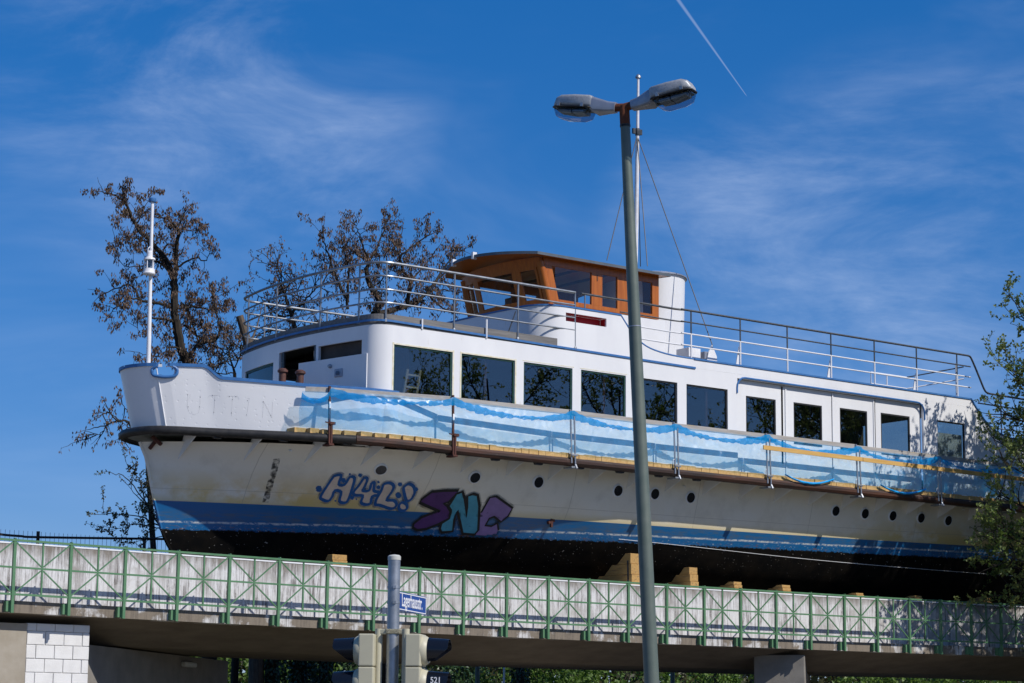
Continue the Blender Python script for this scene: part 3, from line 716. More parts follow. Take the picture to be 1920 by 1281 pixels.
for k in range(5):
    t = k*1.256; b.bar((lx+.135*math.cos(t),ly+.135*math.sin(t),lz+.16), (lx+.135*math.cos(t),ly+.135*math.sin(t),lz+.43), .018)
b.build('hood', 'white_metal', la)
b = MB(); b.tube([(lx-.06,ly,lz+.66),(lx-.05,ly,lz+.76),(lx,ly,lz+.80),(lx+.05,ly,lz+.76),(lx+.06,ly,lz+.66)], .012, 5); b.bar((lx,ly,lz+.03),(fx-.05,YC,lz+.03),.03); b.bar((lx,ly,lz+.45),(fx-.05,YC,lz+.45),.03); b.build('bracket', 'white_metal', la)

# --- deckhouse: one perimeter path, walls with real openings
HS = 3.85                                     # half breadth
YN = YC-HS
def perimeter(xaft, hs, xc, xf, rc, nf=14, nc=8):
    """plan path from the near side aft, round the front, to the far side aft. xf: front at centre, xc: X where the corner ends at the side"""
    pts = [Vector((xaft, YC-hs, 0))]
    c = Vector((xc, YC-hs+rc, 0))
    ye = hs-rc; k = (xc-rc*.86-xf)/(ye*ye) if ye > 0 else 0
    pts.append(Vector((xc+.001, YC-hs, 0)))
    ang = math.atan2(1, 2*k*ye) if k > 0 else math.pi/2
    for i in range(nc+1):
        t = -math.pi/2-i/nc*(math.pi/2-.12); pts.append(Vector((c.x+rc*math.cos(t), c.y+rc*math.sin(t), 0)))
    x_end = pts[-1].x; y_end = pts[-1].y
    h2 = YC-y_end
    for i in range(1, 2*nf):
        yy = -h2+2*h2*i/(2*nf); pts.append(Vector((xf+(x_end-xf)*(yy/h2)**2, YC+yy, 0)))
    near_ = [p for p in pts[:2+nc+1]]
    pts += [Vector((p.x, 2*YC-p.y, 0)) for p in reversed(near_)]
    return pts
def arclen(pts):
    s = [0.]
    for a, b_ in zip(pts, pts[1:]): s.append(s[-1]+(b_-a).length)
    return s
def walls(path, z0, z1, holes, thick, name, m, ztopf=None, useg=None):
    S = arclen(path)
    def P(u_, off):
        k = 0
        while k < len(S)-2 and S[k+1] < u_: k += 1
        t = (u_-S[k])/(S[k+1]-S[k]); p = path[k].lerp(path[k+1], t)
        def nrm(i): d = path[min(i+1, len(path)-1)]-path[max(i-1, 0)]; return Vector((-d.y, d.x, 0)).normalized()
        n_ = nrm(k).lerp(nrm(k+1), t).normalized() if 0 < k < len(S)-2 else Vector((-(path[k+1]-path[k]).y, (path[k+1]-path[k]).x, 0)).normalized()
        return p-n_*off
    us_ = set(round(s_, 5) for s_ in S); zs_ = {z0, z1}
    for u0, u1, a, b_ in holes: us_ |= {round(u0, 5), round(u1, 5)}; zs_ |= {a, b_}
    us_ = sorted(us_); zs_ = sorted(zs_)
    def hole(um, zmid): return any(u0 < um < u1 and a < zmid < b_ for u0, u1, a, b_ in holes)
    mb = MB(); idx = {}
    def V(i, j, lay):
        k = (i, j, lay)
        if k not in idx:
            z = zs_[j]; p = P(us_[i], thick if lay else 0.)
            if ztopf and j == len(zs_)-1: z = ztopf(p.x)
            idx[k] = len(mb.v); mb.v.append((p.x, p.y, z))
        return idx[k]
    nu, nz = len(us_)-1, len(zs_)-1
    solid = [[not hole((us_[i]+us_[i+1])/2, (zs_[j]+zs_[j+1])/2) for j in range(nz)] for i in range(nu)]
    for i in range(nu):
        for j in range(nz):
            if not solid[i][j]: continue
            mb.f.append((V(i,j,0), V(i,j+1,0), V(i+1,j+1,0), V(i+1,j,0))); mb.f.append((V(i,j,1), V(i+1,j,1), V(i+1,j+1,1), V(i,j+1,1))); mb.sm += [True, True]
            for di, dj, q in ((-1,0,((i,j),(i,j+1))),(1,0,((i+1,j+1),(i+1,j))),(0,-1,((i+1,j),(i,j))),(0,1,((i,j+1),(i+1,j+1)))):
                a, c_ = i+di, j+dj
                if 0 <= a < nu and 0 <= c_ < nz and solid[a][c_]: continue
                (p0, p1) = q; mb.f.append((V(*p0,0), V(*p0,1), V(*p1,1), V(*p1,0))); mb.sm.append(False)
    o = part(mb, name, m)
    return o, P, S
XAFT = 59.9
path = perimeter(XAFT, HS, 35.5, 34.5, .62)
ZD, ZR = 9.62, 13.06
SP = arclen(path)
def uX(X): return XAFT-X                      # on the near side
def u_front(Y):
    """arc position on the front wall at athwartships Y"""
    for k in range(len(path)-1):
        a, b_ = path[k], path[k+1]
        if a.x < 35.9 and b_.x < 35.9 and min(a.y, b_.y) <= Y <= max(a.y, b_.y) and abs(b_.y-a.y) > 1e-6:
            return SP[k]+(Y-a.y)/(b_.y-a.y)*(SP[k+1]-SP[k])
wins = [(35.55,37.60),(37.92,39.87),(40.20,42.05),(42.38,44.15),(44.45,46.25),(46.63,48.38)]
wz0, wz1 = 11.10, 12.52
holes = [(uX(b_), uX(a), wz0, wz1) for a, b_ in wins]
aftw = (58.14, 59.55); holes.append((uX(aftw[1]), uX(aftw[0]), wz0, 12.45))
REC = (48.80, 57.45, 12.93); holes.append((uX(REC[1]), uX(REC[0]), ZD, REC[2]))
fdoor = (u_front(54.55), u_front(56.5), 10.4, 12.73); fnear = (u_front(52.62), u_front(54.43), 11.2, 12.66); ffar = (u_front(56.85), u_front(59.0), 11.3, 12.50)
holes += [fdoor, fnear, ffar]
Ltot = SP[-1]
holes += [(Ltot-uX(a), Ltot-uX(b_), wz0, wz1) for a, b_ in wins]
house, PW, _ = walls(path, ZD, ZR, holes, .09, 'deckhouse_wall', 'white_paint')
# upper fascia of the after half (stands a little higher) 
b = MB(); b.prism([(47.2,YN,ZR+.002),(59.9,YN,ZR+.002),(59.9,YN,13.32),(47.2,YN,13.32)], (0,.09,0)); part(b, 'after_fascia', 'white_paint')
b = MB(); b.prism([(59.9,YN,ZD),(59.9,YN,13.32),(60.25,YN,12.95),(60.6,YN,12.62),(61.1,YN,12.32),(61.8,YN,12.14),(63.2,YN,12.05),(67,YN,12.0),(67,YN,ZD)], (0,.09,0)); part(b, 'after_side_plate', 'white_paint')
b = MB(); b.prism([(59.9,2*YC-YN,ZD),(59.9,2*YC-YN,13.32),(61.1,2*YC-YN,12.32),(63.2,2*YC-YN,12.05),(63.2,2*YC-YN,ZD)], (0,-.09,0)); part(b, 'after_side_plate', 'white_paint')
# recessed panel with four windows
RY = YN+.14
rwins = [(49.30,50.62,11.05,12.43),(51.42,52.72,11.05,12.43),(53.55,54.85,11.05,12.45),(55.50,56.92,11.05,12.47)]
rp = [Vector((57.45,RY,0)), Vector((48.80,RY,0))]
walls(rp, ZD, REC[2]-.003, [(57.45-b_, 57.45-a, c, d) for a, b_, c, d in rwins], .06, 'recess_panel', 'white_paint')
for X in (51.05, 53.2, 55.15):
    b = MB(); b.box((X-.025,RY-.03,ZD+.05),(X+.025,RY-.002,12.9)); part(b, 'recess_mullion', 'white_paint')
# windows
def window(x0, x1, z0, z1, Y, fm, tape=None, glass='window_glass'):
    fwid = .045
    b = MB(); yb = Y+.03
    for a, c in (((x0,z0),(x0+fwid,z1)),((x1-fwid,z0),(x1,z1)),((x0+fwid,z0),(x1-fwid,z0+fwid)),((x0+fwid,z1-fwid),(x1-fwid,z1))):
        b.box((a[0],yb,a[1]),(c[0],yb+.05,c[1]))
    o = part(b, 'window', fm)
    b = MB(); b.box((x0+fwid-.004,yb+.03,z0+fwid-.004),(x1-fwid+.004,yb+.038,z1-fwid+.004)); b.build('pane', glass, o)
    if tape:
        b = MB(); e = .055
        for a, c in (((x0-e,z0),(x0-.004,z1+e)),((x1+.004,z0),(x1+e,z1+e)),((x0-.004,z1+.004),(x1+.004,z1+e*.8))):
            b.box((a[0],Y-.006,a[1]),(c[0],Y-.001,c[1]))
        b.build('masking_tape', tape, o)
    return o
for i, (a, b_) in enumerate(wins):
    window(a+.003, b_-.003, wz0+.003, wz1-.003, YN, 'green_frame' if i < 4 else 'black_frame', 'cream_tape' if i < 2 else None)
for a, b_, c, d in rwins: window(a+.003, b_-.003, c+.003, d-.003, RY-.02, 'black_frame')
window(aftw[0]+.003, aftw[1]-.003, wz0+.003, 12.447, YN, 'black_frame')
b = MB(); b.box((58.2,YN+.12,11.0),(59.5,YN+.14,12.05)); part(b, 'window_blind', 'white_metal')
# faint tape outlines on windows 3 and 4
for a, b_ in wins[2:4]:
    b = MB(); b.box((a-.05,YN-.004,wz1+.03),(b_+.05,YN-.001,wz1+.05)); part(b, 'paint_line', 'cream_tape')
# front openings
def front_window(u0, u1, z0, z1, fm, glass='window_glass'):
    b = MB(); n_ = 10
    def strip_(ua, ub, za, zb_):
        rows = []
        for k in range(n_+1):
            u_ = ua+(ub-ua)*k/n_; p, q = PW(u_, .035), PW(u_, .08)
            rows.append([(p.x,p.y,za),(q.x,q.y,za),(q.x,q.y,zb_),(p.x,p.y,zb_)])
        b.grid(rows, False, True); b.f += [tuple(len(b.v)-4+k for k in range(4)), tuple(len(b.v)-4*(n_+1)+k for k in (3,2,1,0))]; b.sm += [False]*2
    e = .07
    strip_(u0+.003,u0+e,z0+.003,z1-.003); strip_(u1-e,u1-.003,z0+.003,z1-.003); strip_(u0+e,u1-e,z0+.003,z0+e); strip_(u0+e,u1-e,z1-e,z1-.003)
    o = part(b, 'front_window', fm)
    b = MB(); rows = []
    for k in range(n_+1):
        p = PW(u0+e+(u1-u0-2*e)*k/n_, .06); rows.append([(p.x,p.y,z0+e),(p.x,p.y,z1-e)])
    b.grid(rows, True); b.build('pane', glass, o)
front_window(*ffar, 'green_frame')
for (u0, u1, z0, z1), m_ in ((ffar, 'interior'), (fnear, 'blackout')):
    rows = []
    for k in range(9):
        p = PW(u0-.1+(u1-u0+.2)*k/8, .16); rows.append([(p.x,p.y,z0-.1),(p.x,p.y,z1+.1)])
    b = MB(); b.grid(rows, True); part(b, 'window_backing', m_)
b = MB()
for u_ in (fdoor[0]+.05, fdoor[1]-.22):
    p = PW(u_, .04); b.box((p.x-.03,p.y-.04,10.4),(p.x+.03,p.y+.04,12.72))
part(b, 'door_post', 'dark_steel')
# dark board-out strip in the near front opening, and the loose white sheet in front of it
p0, p1 = PW(fnear[0]+.05,.0), PW(fnear[1]-.05,.0)
bd0, bd1 = Vector((35.02,52.42,0)), Vector((34.44,55.1,0))
sheet = MB(); n_ = (bd1-bd0).normalized(); ou = Vector((-n_.y, n_.x, 0)); ou = ou if ou.x < 0 else -ou
c0 = bd0+ou*.10; c1 = bd1+ou*.10
sheet.prism([(c0.x,c0.y,10.42),(c1.x,c1.y,10.42),(c1.x,c1.y,12.22),(c0.x,c0.y,12.24)], ou*.03)
part(sheet, 'loose_panel', 'white_paint')
q = c0.lerp(c1, .52)+ou*.035
b = MB(); b.lathe((q.x,q.y,12.0), ou, [(.06,0),(.06,.05),(.035,.1)], 10); part(b, 'panel_fitting', 'galv')
q = c0.lerp(c1, .40)+ou*.034
b = MB(); b.obox((q.x,q.y,11.78), n_, (0,0,1), ou, (.16,.12,.03)); lo_ = part(b, 'bulkhead_lamp', 'lamp_neck', bevel=.02)
b = MB(); b.lathe((q.x,q.y,11.77), ou, [(.06,.03),(.065,.09),(.03,.12)], 10); b.build('glass', 'lamp_glass', lo_)
# interior: dark floor, ceiling, core so the glass shows a real room
b = MB(); b.box((35.6,YN+.3,10.30),(59.8,2*YC-YN-.3,10.36)); part(b, 'saloon_floor', 'interior')
b = MB(); b.box((36.3,YN+.15,12.9),(59.8,2*YC-YN-.15,12.96)); part(b, 'saloon_ceiling', 'interior')
b = MB(); b.box((35.8,YC+1.2,10.37),(59.8,YC+1.3,12.89)); part(b, 'saloon_bulkhead', 'interior')
b = MB(); b.box((36.4,YN+.6,10.37),(36.5,YC+1.19,12.89)); part(b, 'saloon_bulkhead', 'interior_wood')
for X in (38.9,43.4,47.6,50.9,53.2,55.2):
    b = MB(); b.box((X-.04,YN+.14,10.37),(X+.04,YN+.22,12.89)); part(b, 'saloon_pillar', 'varnish_dark')
# hanging cables in the open front doorway
b = MB(); q = PW((fdoor[0]+fdoor[1])/2-.1, .5)
for k, rr in ((0,.36),(1,.33)):
    b.tube([(q.x+.04*k,q.y+rr*math.cos(t/12*2*math.pi),11.78+rr*1.1*math.sin(t/12*2*math.pi)) for t in range(12)], .012, 5, closed=True)
b.tube([(q.x,q.y-.1,12.7),(q.x,q.y-.15,12.3),(q.x+.05,q.y-.2,11.9),(q.x,q.y-.12,11.4)], .02, 5)
part(b, 'cable_coil', 'white_metal')
# roof deck
def slab(pth, z0, z1, name, m, off=0.):
    b = MB(); pts_ = pth; n_ = len(pts_)
    b.v += [(p.x,p.y,z0) for p in pts_]+[(p.x,p.y,z1) for p in pts_]
    b.f += [tuple(reversed(range(n_))), tuple(range(n_,2*n_))]+[(k,(k+1)%n_,(k+1)%n_+n_,k+n_) for k in range(n_)]; b.sm += [False]*(n_+2)
    return part(b, name, m)
inner = perimeter(XAFT-.02, HS-.02, 35.5, 34.52, .60)
slab(inner, 13.064, 13.12, 'roof_deck', 'curb_timber')
def trim_along(pth, zf, w_, h_, name, m, out=.0, thick=.03):
    """strip following a plan path, standing proud of the wall"""
    S_ = arclen(pth); b = MB(); rows = []
    for k, p in enumerate(pth):
        d = pth[min(k+1,len(pth)-1)]-pth[max(k-1,0)]; n_ = Vector((-d.y,d.x,0)).normalized(); z = zf(p)
        a, c = p+n_*(out+thick), p+n_*out
        rows.append([(a.x,a.y,z),(c.x,c.y,z),(c.x,c.y,z+h_),(a.x,a.y,z+h_)])
    b.grid(rows, False, True); b.f += [(0,1,2,3), tuple(len(b.v)-4+k for k in range(4))]; b.sm += [False]*2
    return part(b, name, m)
fpath = perimeter(47.0, HS, 35.5, 34.5, .62)
fz = lambda p: 13.03+.12*max(0, (44-p.x)/9)
trim_along(fpath, fz, 0, .06, 'blue_strip', 'blue_trim', .0, .035)
cpath = perimeter(42.25, HS-.06, 35.5, 34.56, .57)
trim_along(cpath, lambda p: 13.125, 0, .25, 'deck_curb', 'curb_timber', -.06, .08)
# blue line along the after roof edge and around the recess
b = MB(); b.box((46.95,YN-.03,13.323),(59.9,YN+.1,13.375)); part(b, 'blue_strip', 'blue_trim')
b = MB(); b.tube([(59.9,YN-.01,13.35),(60.25,YN-.01,12.97),(60.6,YN-.01,12.64),(61.1,YN-.01,12.34),(61.8,YN-.01,12.16),(63.2,YN-.01,12.07)], .035, 6); part(b, 'blue_strip', 'blue_trim')
arc = [(48.78,YN-.01,12.45)]+[(49.13-.35*math.cos(t),YN-.01,12.62+.35*math.sin(t)) for t in [0,.3,.6,.9,1.2,1.57]]+[(57.15+.35*math.sin(t),YN-.01,12.62+.35*math.cos(t)) for t in [0,.3,.6,.9,1.2,1.57]]+[(57.5,YN-.01,12.4)]
b = MB(); b.tube(arc, .032, 6); part(b, 'blue_strip', 'blue_trim')

# --- railings of the upper deck
def railing(pth, zs, posts, name_rail, radii, mats):
    for z, r_, m_ in zip(zs, radii, mats):
        b = MB(); b.tube([(p.x,p.y,z) for p in pth], r_, 7); part(b, name_rail, m_)
rp_ = perimeter(42.16, HS-.02, 35.5, 34.54, .60)
far_cut = [p for p in rp_ if not (p.y > YC and p.x > 40.3)]+[Vector((40.3, 2*YC-YN-.02, 0))]
zs = [14.86, 14.47, 14.08, 13.70]
railing(far_cut, zs, None, 'handrail', [.04,.028,.028,.028], ['rail_tube']*4)
Sr = arclen(far_cut)
def post_at(x, y, z0, z1, r_=.028, m_='rail_tube', foot=True):
    b = MB(); b.tube([(x,y,z0),(x,y,z1)], r_, 8)
    if foot: b.lathe((x,y,z0), (0,0,1), [(.06,0),(.06,.06),(.04,.1)], 8)
    return part(b, 'rail_post', m_)
for X in (35.3, 37.65, 39.98, 42.15): 
    if X == 35.3: q = min(far_cut, key=lambda p: (p.x-35.32)**2+(p.y-52.16)**2); post_at(q.x, q.y, 13.13, 14.84)
    else: post_at(X, YN+.02, 13.13 if X < 42 else 13.1, 14.84)
for Yp in (52.9, 54.55, 56.9, 59.0):
    q = min(far_cut, key=lambda p: (p.y-Yp)**2+(0 if p.x < 36 else 99)); post_at(q.x, q.y, 13.13, 14.84)
for X in (35.9, 38.2, 40.3): post_at(X, 2*YC-YN-.02, 13.13, 14.84)
b = MB(); b.tube([(39.6,YN+.1,13.14),(39.9,YN+.03,14.0)], .02, 6); part(b, 'rail_stay', 'dark_steel')
for X in (36.5, 38.8):
    b = MB(); b.tube([(X,YN-.012,13.06),(X,YN-.012,13.36 if X < 38 else 13.62)], .03, 6); part(b, 'deck_bracket', 'white_metal')
# after railing
ap = [(44.5,YN+.06),(46.3,YN+.06),(46.75,YN+.02),(60.0,YN+.02)]
for z, r_, m_, x0, x1 in ((14.88,.035,'dark_steel',42.45,59.85),(14.50,.024,'dark_steel',44.0,59.95),(14.13,.024,'white_metal',44.3,59.95),(13.76,.024,'white_metal',44.6,59.95)):
    b = MB(); b.tube(spline([(x0,YN+.1,z),(44.9,YN+.09,z),(46.2,YN+.09,z-.01),(46.62,YN+.04,z-.0),(47.0,YN+.03,z),(53,YN+.03,z),(x1,YN+.03,z)], 3), r_, 7); part(b, 'handrail', m_)
b = MB(); b.tube(spline([(59.85,YN+.03,14.88),(60.0,YN+.03,14.80),(60.35,YN+.03,14.25),(60.65,YN+.03,13.76),(60.85,YN+.03,13.66),(61.2,YN+.03,13.64),(65,YN+.03,13.6)], 4), .035, 7); part(b, 'handrail', 'dark_steel')
for z in (13.25, 12.85, 12.45):
    b = MB(); b.tube([(60.3 if z > 13 else 60.7,YN+.03,z),(65,YN+.03,z-.03)], .024, 7); part(b, 'handrail', 'dark_steel' if z > 13 else 'white_metal')
for X in (61.5, 63.4): post_at(X, YN+.03, 12.1, 13.64, .026, 'rail_tube', False)
for i, X in enumerate((46.86,48.97,51.06,53.07,55.13,57.2,59.25)):
    post_at(X, YN+.03, 13.32, 14.13, .027, 'white_metal', False); post_at(X, YN+.03, 14.13, 14.87, .024, 'dark_steel', False)
    if i in (1,3,5):
        b = MB(); b.prism([(X-.02,YN+.06,13.33),(X-.17,YN+.06,13.33),(X-.02,YN+.06,13.98)], (0,.03,0)); part(b, 'rail_gusset', 'white_metal')
post_at(59.5, YN+.3, 13.32, 14.6, .027, 'white_metal', False)
post_at(42.6, YN+.1, 14.40, 14.87, .024, 'rail_tube', False)
# stair rails on the after deck
for pts_ in ([(53.6,54.6,13.2),(53.7,54.6,13.72),(54.6,54.6,13.72),(55.3,54.6,13.2)], [(56.6,53.6,13.2),(56.6,53.6,14.15),(58.4,53.6,14.15)], [(58.4,53.6,14.15),(59.9,52.3,14.52)], [(56.6,53.6,13.75),(58.4,53.6,13.75),(59.9,52.3,14.1)], [(57.4,53.6,13.2),(57.4,53.6,14.12)]):
    b = MB(); b.tube(pts_, .022, 7); part(b, 'stair_rail', 'white_metal' if pts_[0][2] < 14 else 'dark_steel')
# deck boxes
b = MB(); b.box((47.05,YN+.35,13.13),(47.55,YN+.95,13.78)); part(b, 'deck_box', 'white_metal', bevel=.01)
b = MB(); b.box((47.72,YN+.35,13.13),(48.1,YN+.95,13.72)); part(b, 'deck_box', 'lamp_neck', bevel=.01)
b = MB(); b.prism([(47.7,YN+.3,13.13),(48.25,YN+.3,13.13),(48.2,YN+.3,13.6),(48.0,YN+.3,13.95),(47.85,YN+.3,13.7)], (0,.04,0)); part(b, 'stay_plate', 'white_metal')

# --- bridge wing wall below the wheelhouse
ZW = 14.36
wpath = perimeter(43.95, HS, 41.75, 40.68, .95)
wS = arclen(wpath)
wh = (43.95-43.37, 43.95-41.78, 13.94, 14.20)
wing, PWG, _ = walls(wpath, 13.125, ZW, [wh], .07, 'wing_wall', 'white_paint')
b = MB(); b.box((41.78,YN+.30,13.94),(43.37,YN+.32,14.2)); b.box((41.78,YN+.071,13.92),(43.37,YN+.30,13.938)); b.box((41.78,YN+.071,14.202),(43.37,YN+.30,14.22)); b.box((41.76,YN+.071,13.94),(41.778,YN+.30,14.2)); b.box((43.372,YN+.071,13.94),(43.39,YN+.30,14.2)); part(b, 'red_recess', 'red_paint')
# side strip between the roof line and the wing: same plane, butted
b = MB(); b.box((41.76,YN,ZR+.001),(43.95,YN+.07,13.124)); part(b, 'wing_foot', 'white_paint')
sw = [(43.95,ZW),(44.18,14.10),(44.39,13.86),(44.72,13.63),(45.15,13.46),(45.81,13.36),(46.5,13.33),(47.2,13.325)]
b = MB(); b.prism([(x,YN,z) for x, z in sw]+[(47.2,YN,ZR+.001),(43.95,YN,ZR+.001)], (0,.07,0)); part(b, 'wing_sweep', 'white_paint')
b = MB(); b.prism([(x,2*YC-YN,z) for x, z in sw]+[(47.2,2*YC-YN,ZR+.07),(43.95,2*YC-YN,ZR+.07)], (0,-.07,0)); part(b, 'wing_sweep', 'white_paint')
trim_along(wpath, lambda p: ZW+.002, 0, .05, 'blue_strip', 'blue_trim', -.08, .10)
b = MB(); b.tube(spline([(x,YN+.02,z+.02) for x, z in sw], 3), .035, 7); part(b, 'blue_strip', 'blue_trim')
# --- wheelhouse
HWH = 2.1; WYN = YC-HWH
wb, wt = 14.86, 16.10
b = MB(); b.box((42.6,WYN+.02,13.125),(47.3,2*YC-WYN-.02,14.84)); part(b, 'house_base', 'white_paint')
b = MB(); b.box((42.0,WYN+.3,14.2),(42.62,2*YC-WYN-.3,14.5)); part(b, 'house_base', 'white_paint')
def fb_pt(y, z):
    """front of the wheelhouse: bulges forward and leans out at the top"""
    t = (z-wb)/(wt-wb); return Vector((42.60-.36*t-.42*(1-((y-YC)/HWH)**2), y, z))
# side frames (near and far), posts and rails of varnished wood
sidew = [(42.78,44.22),(44.66,45.28),(45.74,46.74)]
for s_ in (-1, 1):
    y0 = YC+s_*HWH; y1 = YC+s_*(HWH-.09)
    b = MB()
    b.box((42.62,y0,wb),(47.02,y1,15.0)); b.box((42.30,y0,16.03),(47.02,y1,16.28))
    part(b, 'sill_and_header', 'varnish')
    for xa, xb_ in ((44.222,44.658),(45.282,45.738),(46.742,47.02)):
        b = MB(); b.box((xa,y0,15.002),(xb_,y1,16.028)); part(b, 'side_post', 'varnish')
    b = MB(); b.tube([(42.62,YC+s_*(HWH-.1),14.78),(42.24,YC+s_*(HWH-.1),16.14)], .125, 12); b.prism([(42.60,y0+s_*-.01,15.002),(42.90,y0+s_*-.01,15.002),(42.62,y0+s_*-.01,16.028),(42.34,y0+s_*-.01,16.028)], (0,-s_*.07,0)); part(b, 'corner_post', 'varnish')
    for xa, xb_ in sidew:
        b = MB(); b.box((xa,y0-s_*.04,15.0),(xb_,y0-s_*.046,16.03)); part(b, 'side_pane', 'clear_glass')
b = MB(); b.box((44.43,WYN-.012,15.78),(44.455,WYN-.001,15.98)); part(b, 'door_handle', 'black_frame')
ys = [YC-HWH+.16, YC-1.05, YC+1.05, YC+HWH-.16]
def fstrip(y0, y1, za, zb_, name, m, d=.08, n_=8):
    b = MB(); rows = []
    for k in range(n_+1):
        y = y0+(y1-y0)*k/n_; p, q = fb_pt(y, za), fb_pt(y, zb_)
        rows.append([p, p+Vector((d,0,0)), q+Vector((d,0,0)), q])
    b.grid(rows, False, True); b.f += [(0,1,2,3), tuple(len(b.v)-4+k for k in range(4))]; b.sm += [False]*2
    return part(b, name, m)
fstrip(ys[0]-.1, ys[3]+.1, 14.58, 14.92, 'front_sill', 'varnish')
fstrip(ys[0]-.1, ys[3]+.1, 15.98, 16.26, 'front_header', 'varnish')
for y in (ys[1], ys[2]): fstrip(y-.09, y+.09, 14.921, 15.979, 'front_post', 'varnish', .1, 2)
for y in (ys[0], ys[3]): fstrip(y-.06, y+.06, 14.921, 15.979, 'front_post', 'varnish', .08, 2)
for a, c in zip(ys, ys[1:]):
    fr_ = MB(); 
    fstrip(a+.09, c-.09, 14.921, 15.00, 'sash', 'varnish', .06); fstrip(a+.09, c-.09, 15.90, 15.979, 'sash', 'varnish', .06)
    fstrip(a+.09, a+.16, 15.001, 15.899, 'sash', 'varnish', .06, 2); fstrip(c-.16, c-.09, 15.001, 15.899, 'sash', 'varnish', .06, 2)
    rows = [[fb_pt(a+.1+(c-a-.2)*k/8, z)+Vector((.035,0,0)) for z in (14.95, 15.95)] for k in range(9)]
    b = MB(); b.grid(rows); part(b, 'front_pane', 'clear_glass')
# after bulkhead, floor and console
b = MB(); b.box((46.93,WYN+.1,wb),(47.0,YC-.9,16.2)); part(b, 'after_bulkhead', 'varnish_dark')
b = MB(); b.box((43.9,2*YC-WYN-.5,14.85),(44.25,2*YC-WYN-.12,15.75)); part(b, 'wheelhouse_locker', 'interior_wood')
# roof: cambered, plan arc at the front, soffit of wood
def roof_plan(n_=12):
    pts_ = []; hw = 2.42
    pts_.append((47.25, -hw)); pts_.append((41.80, -hw))
    for k in range(1, 2*n_):
        y = -hw+2*hw*k/(2*n_); pts_.append((41.80-.92*(1-(y/hw)**2), y))
    pts_.append((41.80, hw)); pts_.append((47.25, hw)); return pts_
pr = roof_plan()
def cam_z(y): return .10*(1-(y/2.42)**2)
nseg = len(pr)
b = MB()
rowsT, rowsB = [], []
for x, y in pr[1:-1]:
    rowsT.append([Vector((x+(47.25-x)*t, YC+y, 16.33+cam_z(y))) for t in (0,.25,.5,.75,1)])
    rowsB.append([Vector((x+(47.25-x)*t, YC+y, 16.24+cam_z(y))) for t in (0,.25,.5,.75,1)])
b.grid(rowsT, False)
rimT = [r_[0] for r_ in rowsT]; rimB = [r_[0] for r_ in rowsB]
b.grid([rimT, rimB], False); b.grid([[r_[-1] for r_ in rowsT], [r_[-1] for r_ in rowsB]], False); b.grid([rowsT[0], rowsB[0]], False); b.grid([rowsT[-1], rowsB[-1]], False)
part(b, 'wheelhouse_roof', 'roof_grey')
b = MB(); b.grid([[p+Vector((.0,0,.012)) for p in r_] for r_ in rowsB], False); part(b, 'soffit', 'varnish')
for y in (-.3, .95):
    x = 41.80-.92*(1-(y/2.42)**2); b = MB(); b.box((x-.03,YC+y-.045,16.2+cam_z(y)),(x+.12,YC+y+.045,16.42+cam_z(y))); part(b, 'roof_clip', 'white_metal')
for X in (43.0, 44.2, 45.4): 
    b = MB(); b.box((X-.03,WYN+.12,16.17),(X+.03,2*YC-WYN-.12,16.25)); part(b, 'roof_beam', 'varnish_dark')
# --- funnel
fcx, fcy, frx, fry = 47.75, YC-.35, 1.25, 1.55
prof = []
b = MB(); rows = []
for z, k in ((13.125,1.0),(16.42,1.0),(16.46,1.02),(16.54,1.02),(16.56,.97)):
    rows.append([(fcx+(z-13)*.03+frx*k*math.cos(t/28*2*math.pi), fcy+fry*k*math.sin(t/28*2*math.pi), z) for t in range(28)])
b.grid(rows, True, True); b.f.append(tuple(len(b.v)-28+k for k in range(28))); b.sm.append(False)
part(b, 'funnel', 'white_paint')
b = MB(); b.tube([(fcx+.11+frx*1.03*math.cos(t/28*2*math.pi), fcy+fry*1.03*math.sin(t/28*2*math.pi), 16.5) for t in range(28)], .035, 6, closed=True); part(b, 'funnel_rim', 'lamp_neck')
# --- mast and stays
mx = 47.9
b = MB(); b.tube([(mx-.1,YC,16.5),(mx-.04,YC,18.5),(mx,YC,20.5),(mx+.02,YC,21.7),(mx+.05,YC,23.6)], [.085,.08,.07,.058,.042], 12); ma = part(b, 'mast', 'mast_white')
b = MB(); b.lathe((mx+.05,YC,23.55), (0,0,1), [(.06,0),(.10,.02),(.09,.08),(.05,.13),(.02,.15)], 14); b.build('mast_cap', 'galv', ma)
b = MB(); b.lathe((mx+.02,YC,21.55), (0,0,1), [(.075,0),(.09,.05),(.09,.2),(.075,.25)], 10)
for dx in (-.16, .13): b.obox((mx+dx,YC-.02,21.68), (1,0,0), (0,1,0), (0,0,1), (.05,.04,.09))
b.build('mast_band', 'dark_steel', ma)
T = Vector((mx, YC, 21.65))
for (px, py, Yt) in ((1138,488,54.3),(1201,500,56.6),(1214,499,54.4),(1336,648,YN+.32)):
    q = atY(px, py, Yt); b = MB(); b.tube([T+Vector((0,0,-.1)), q], .016, 5); part(b, 'stay', 'wire')
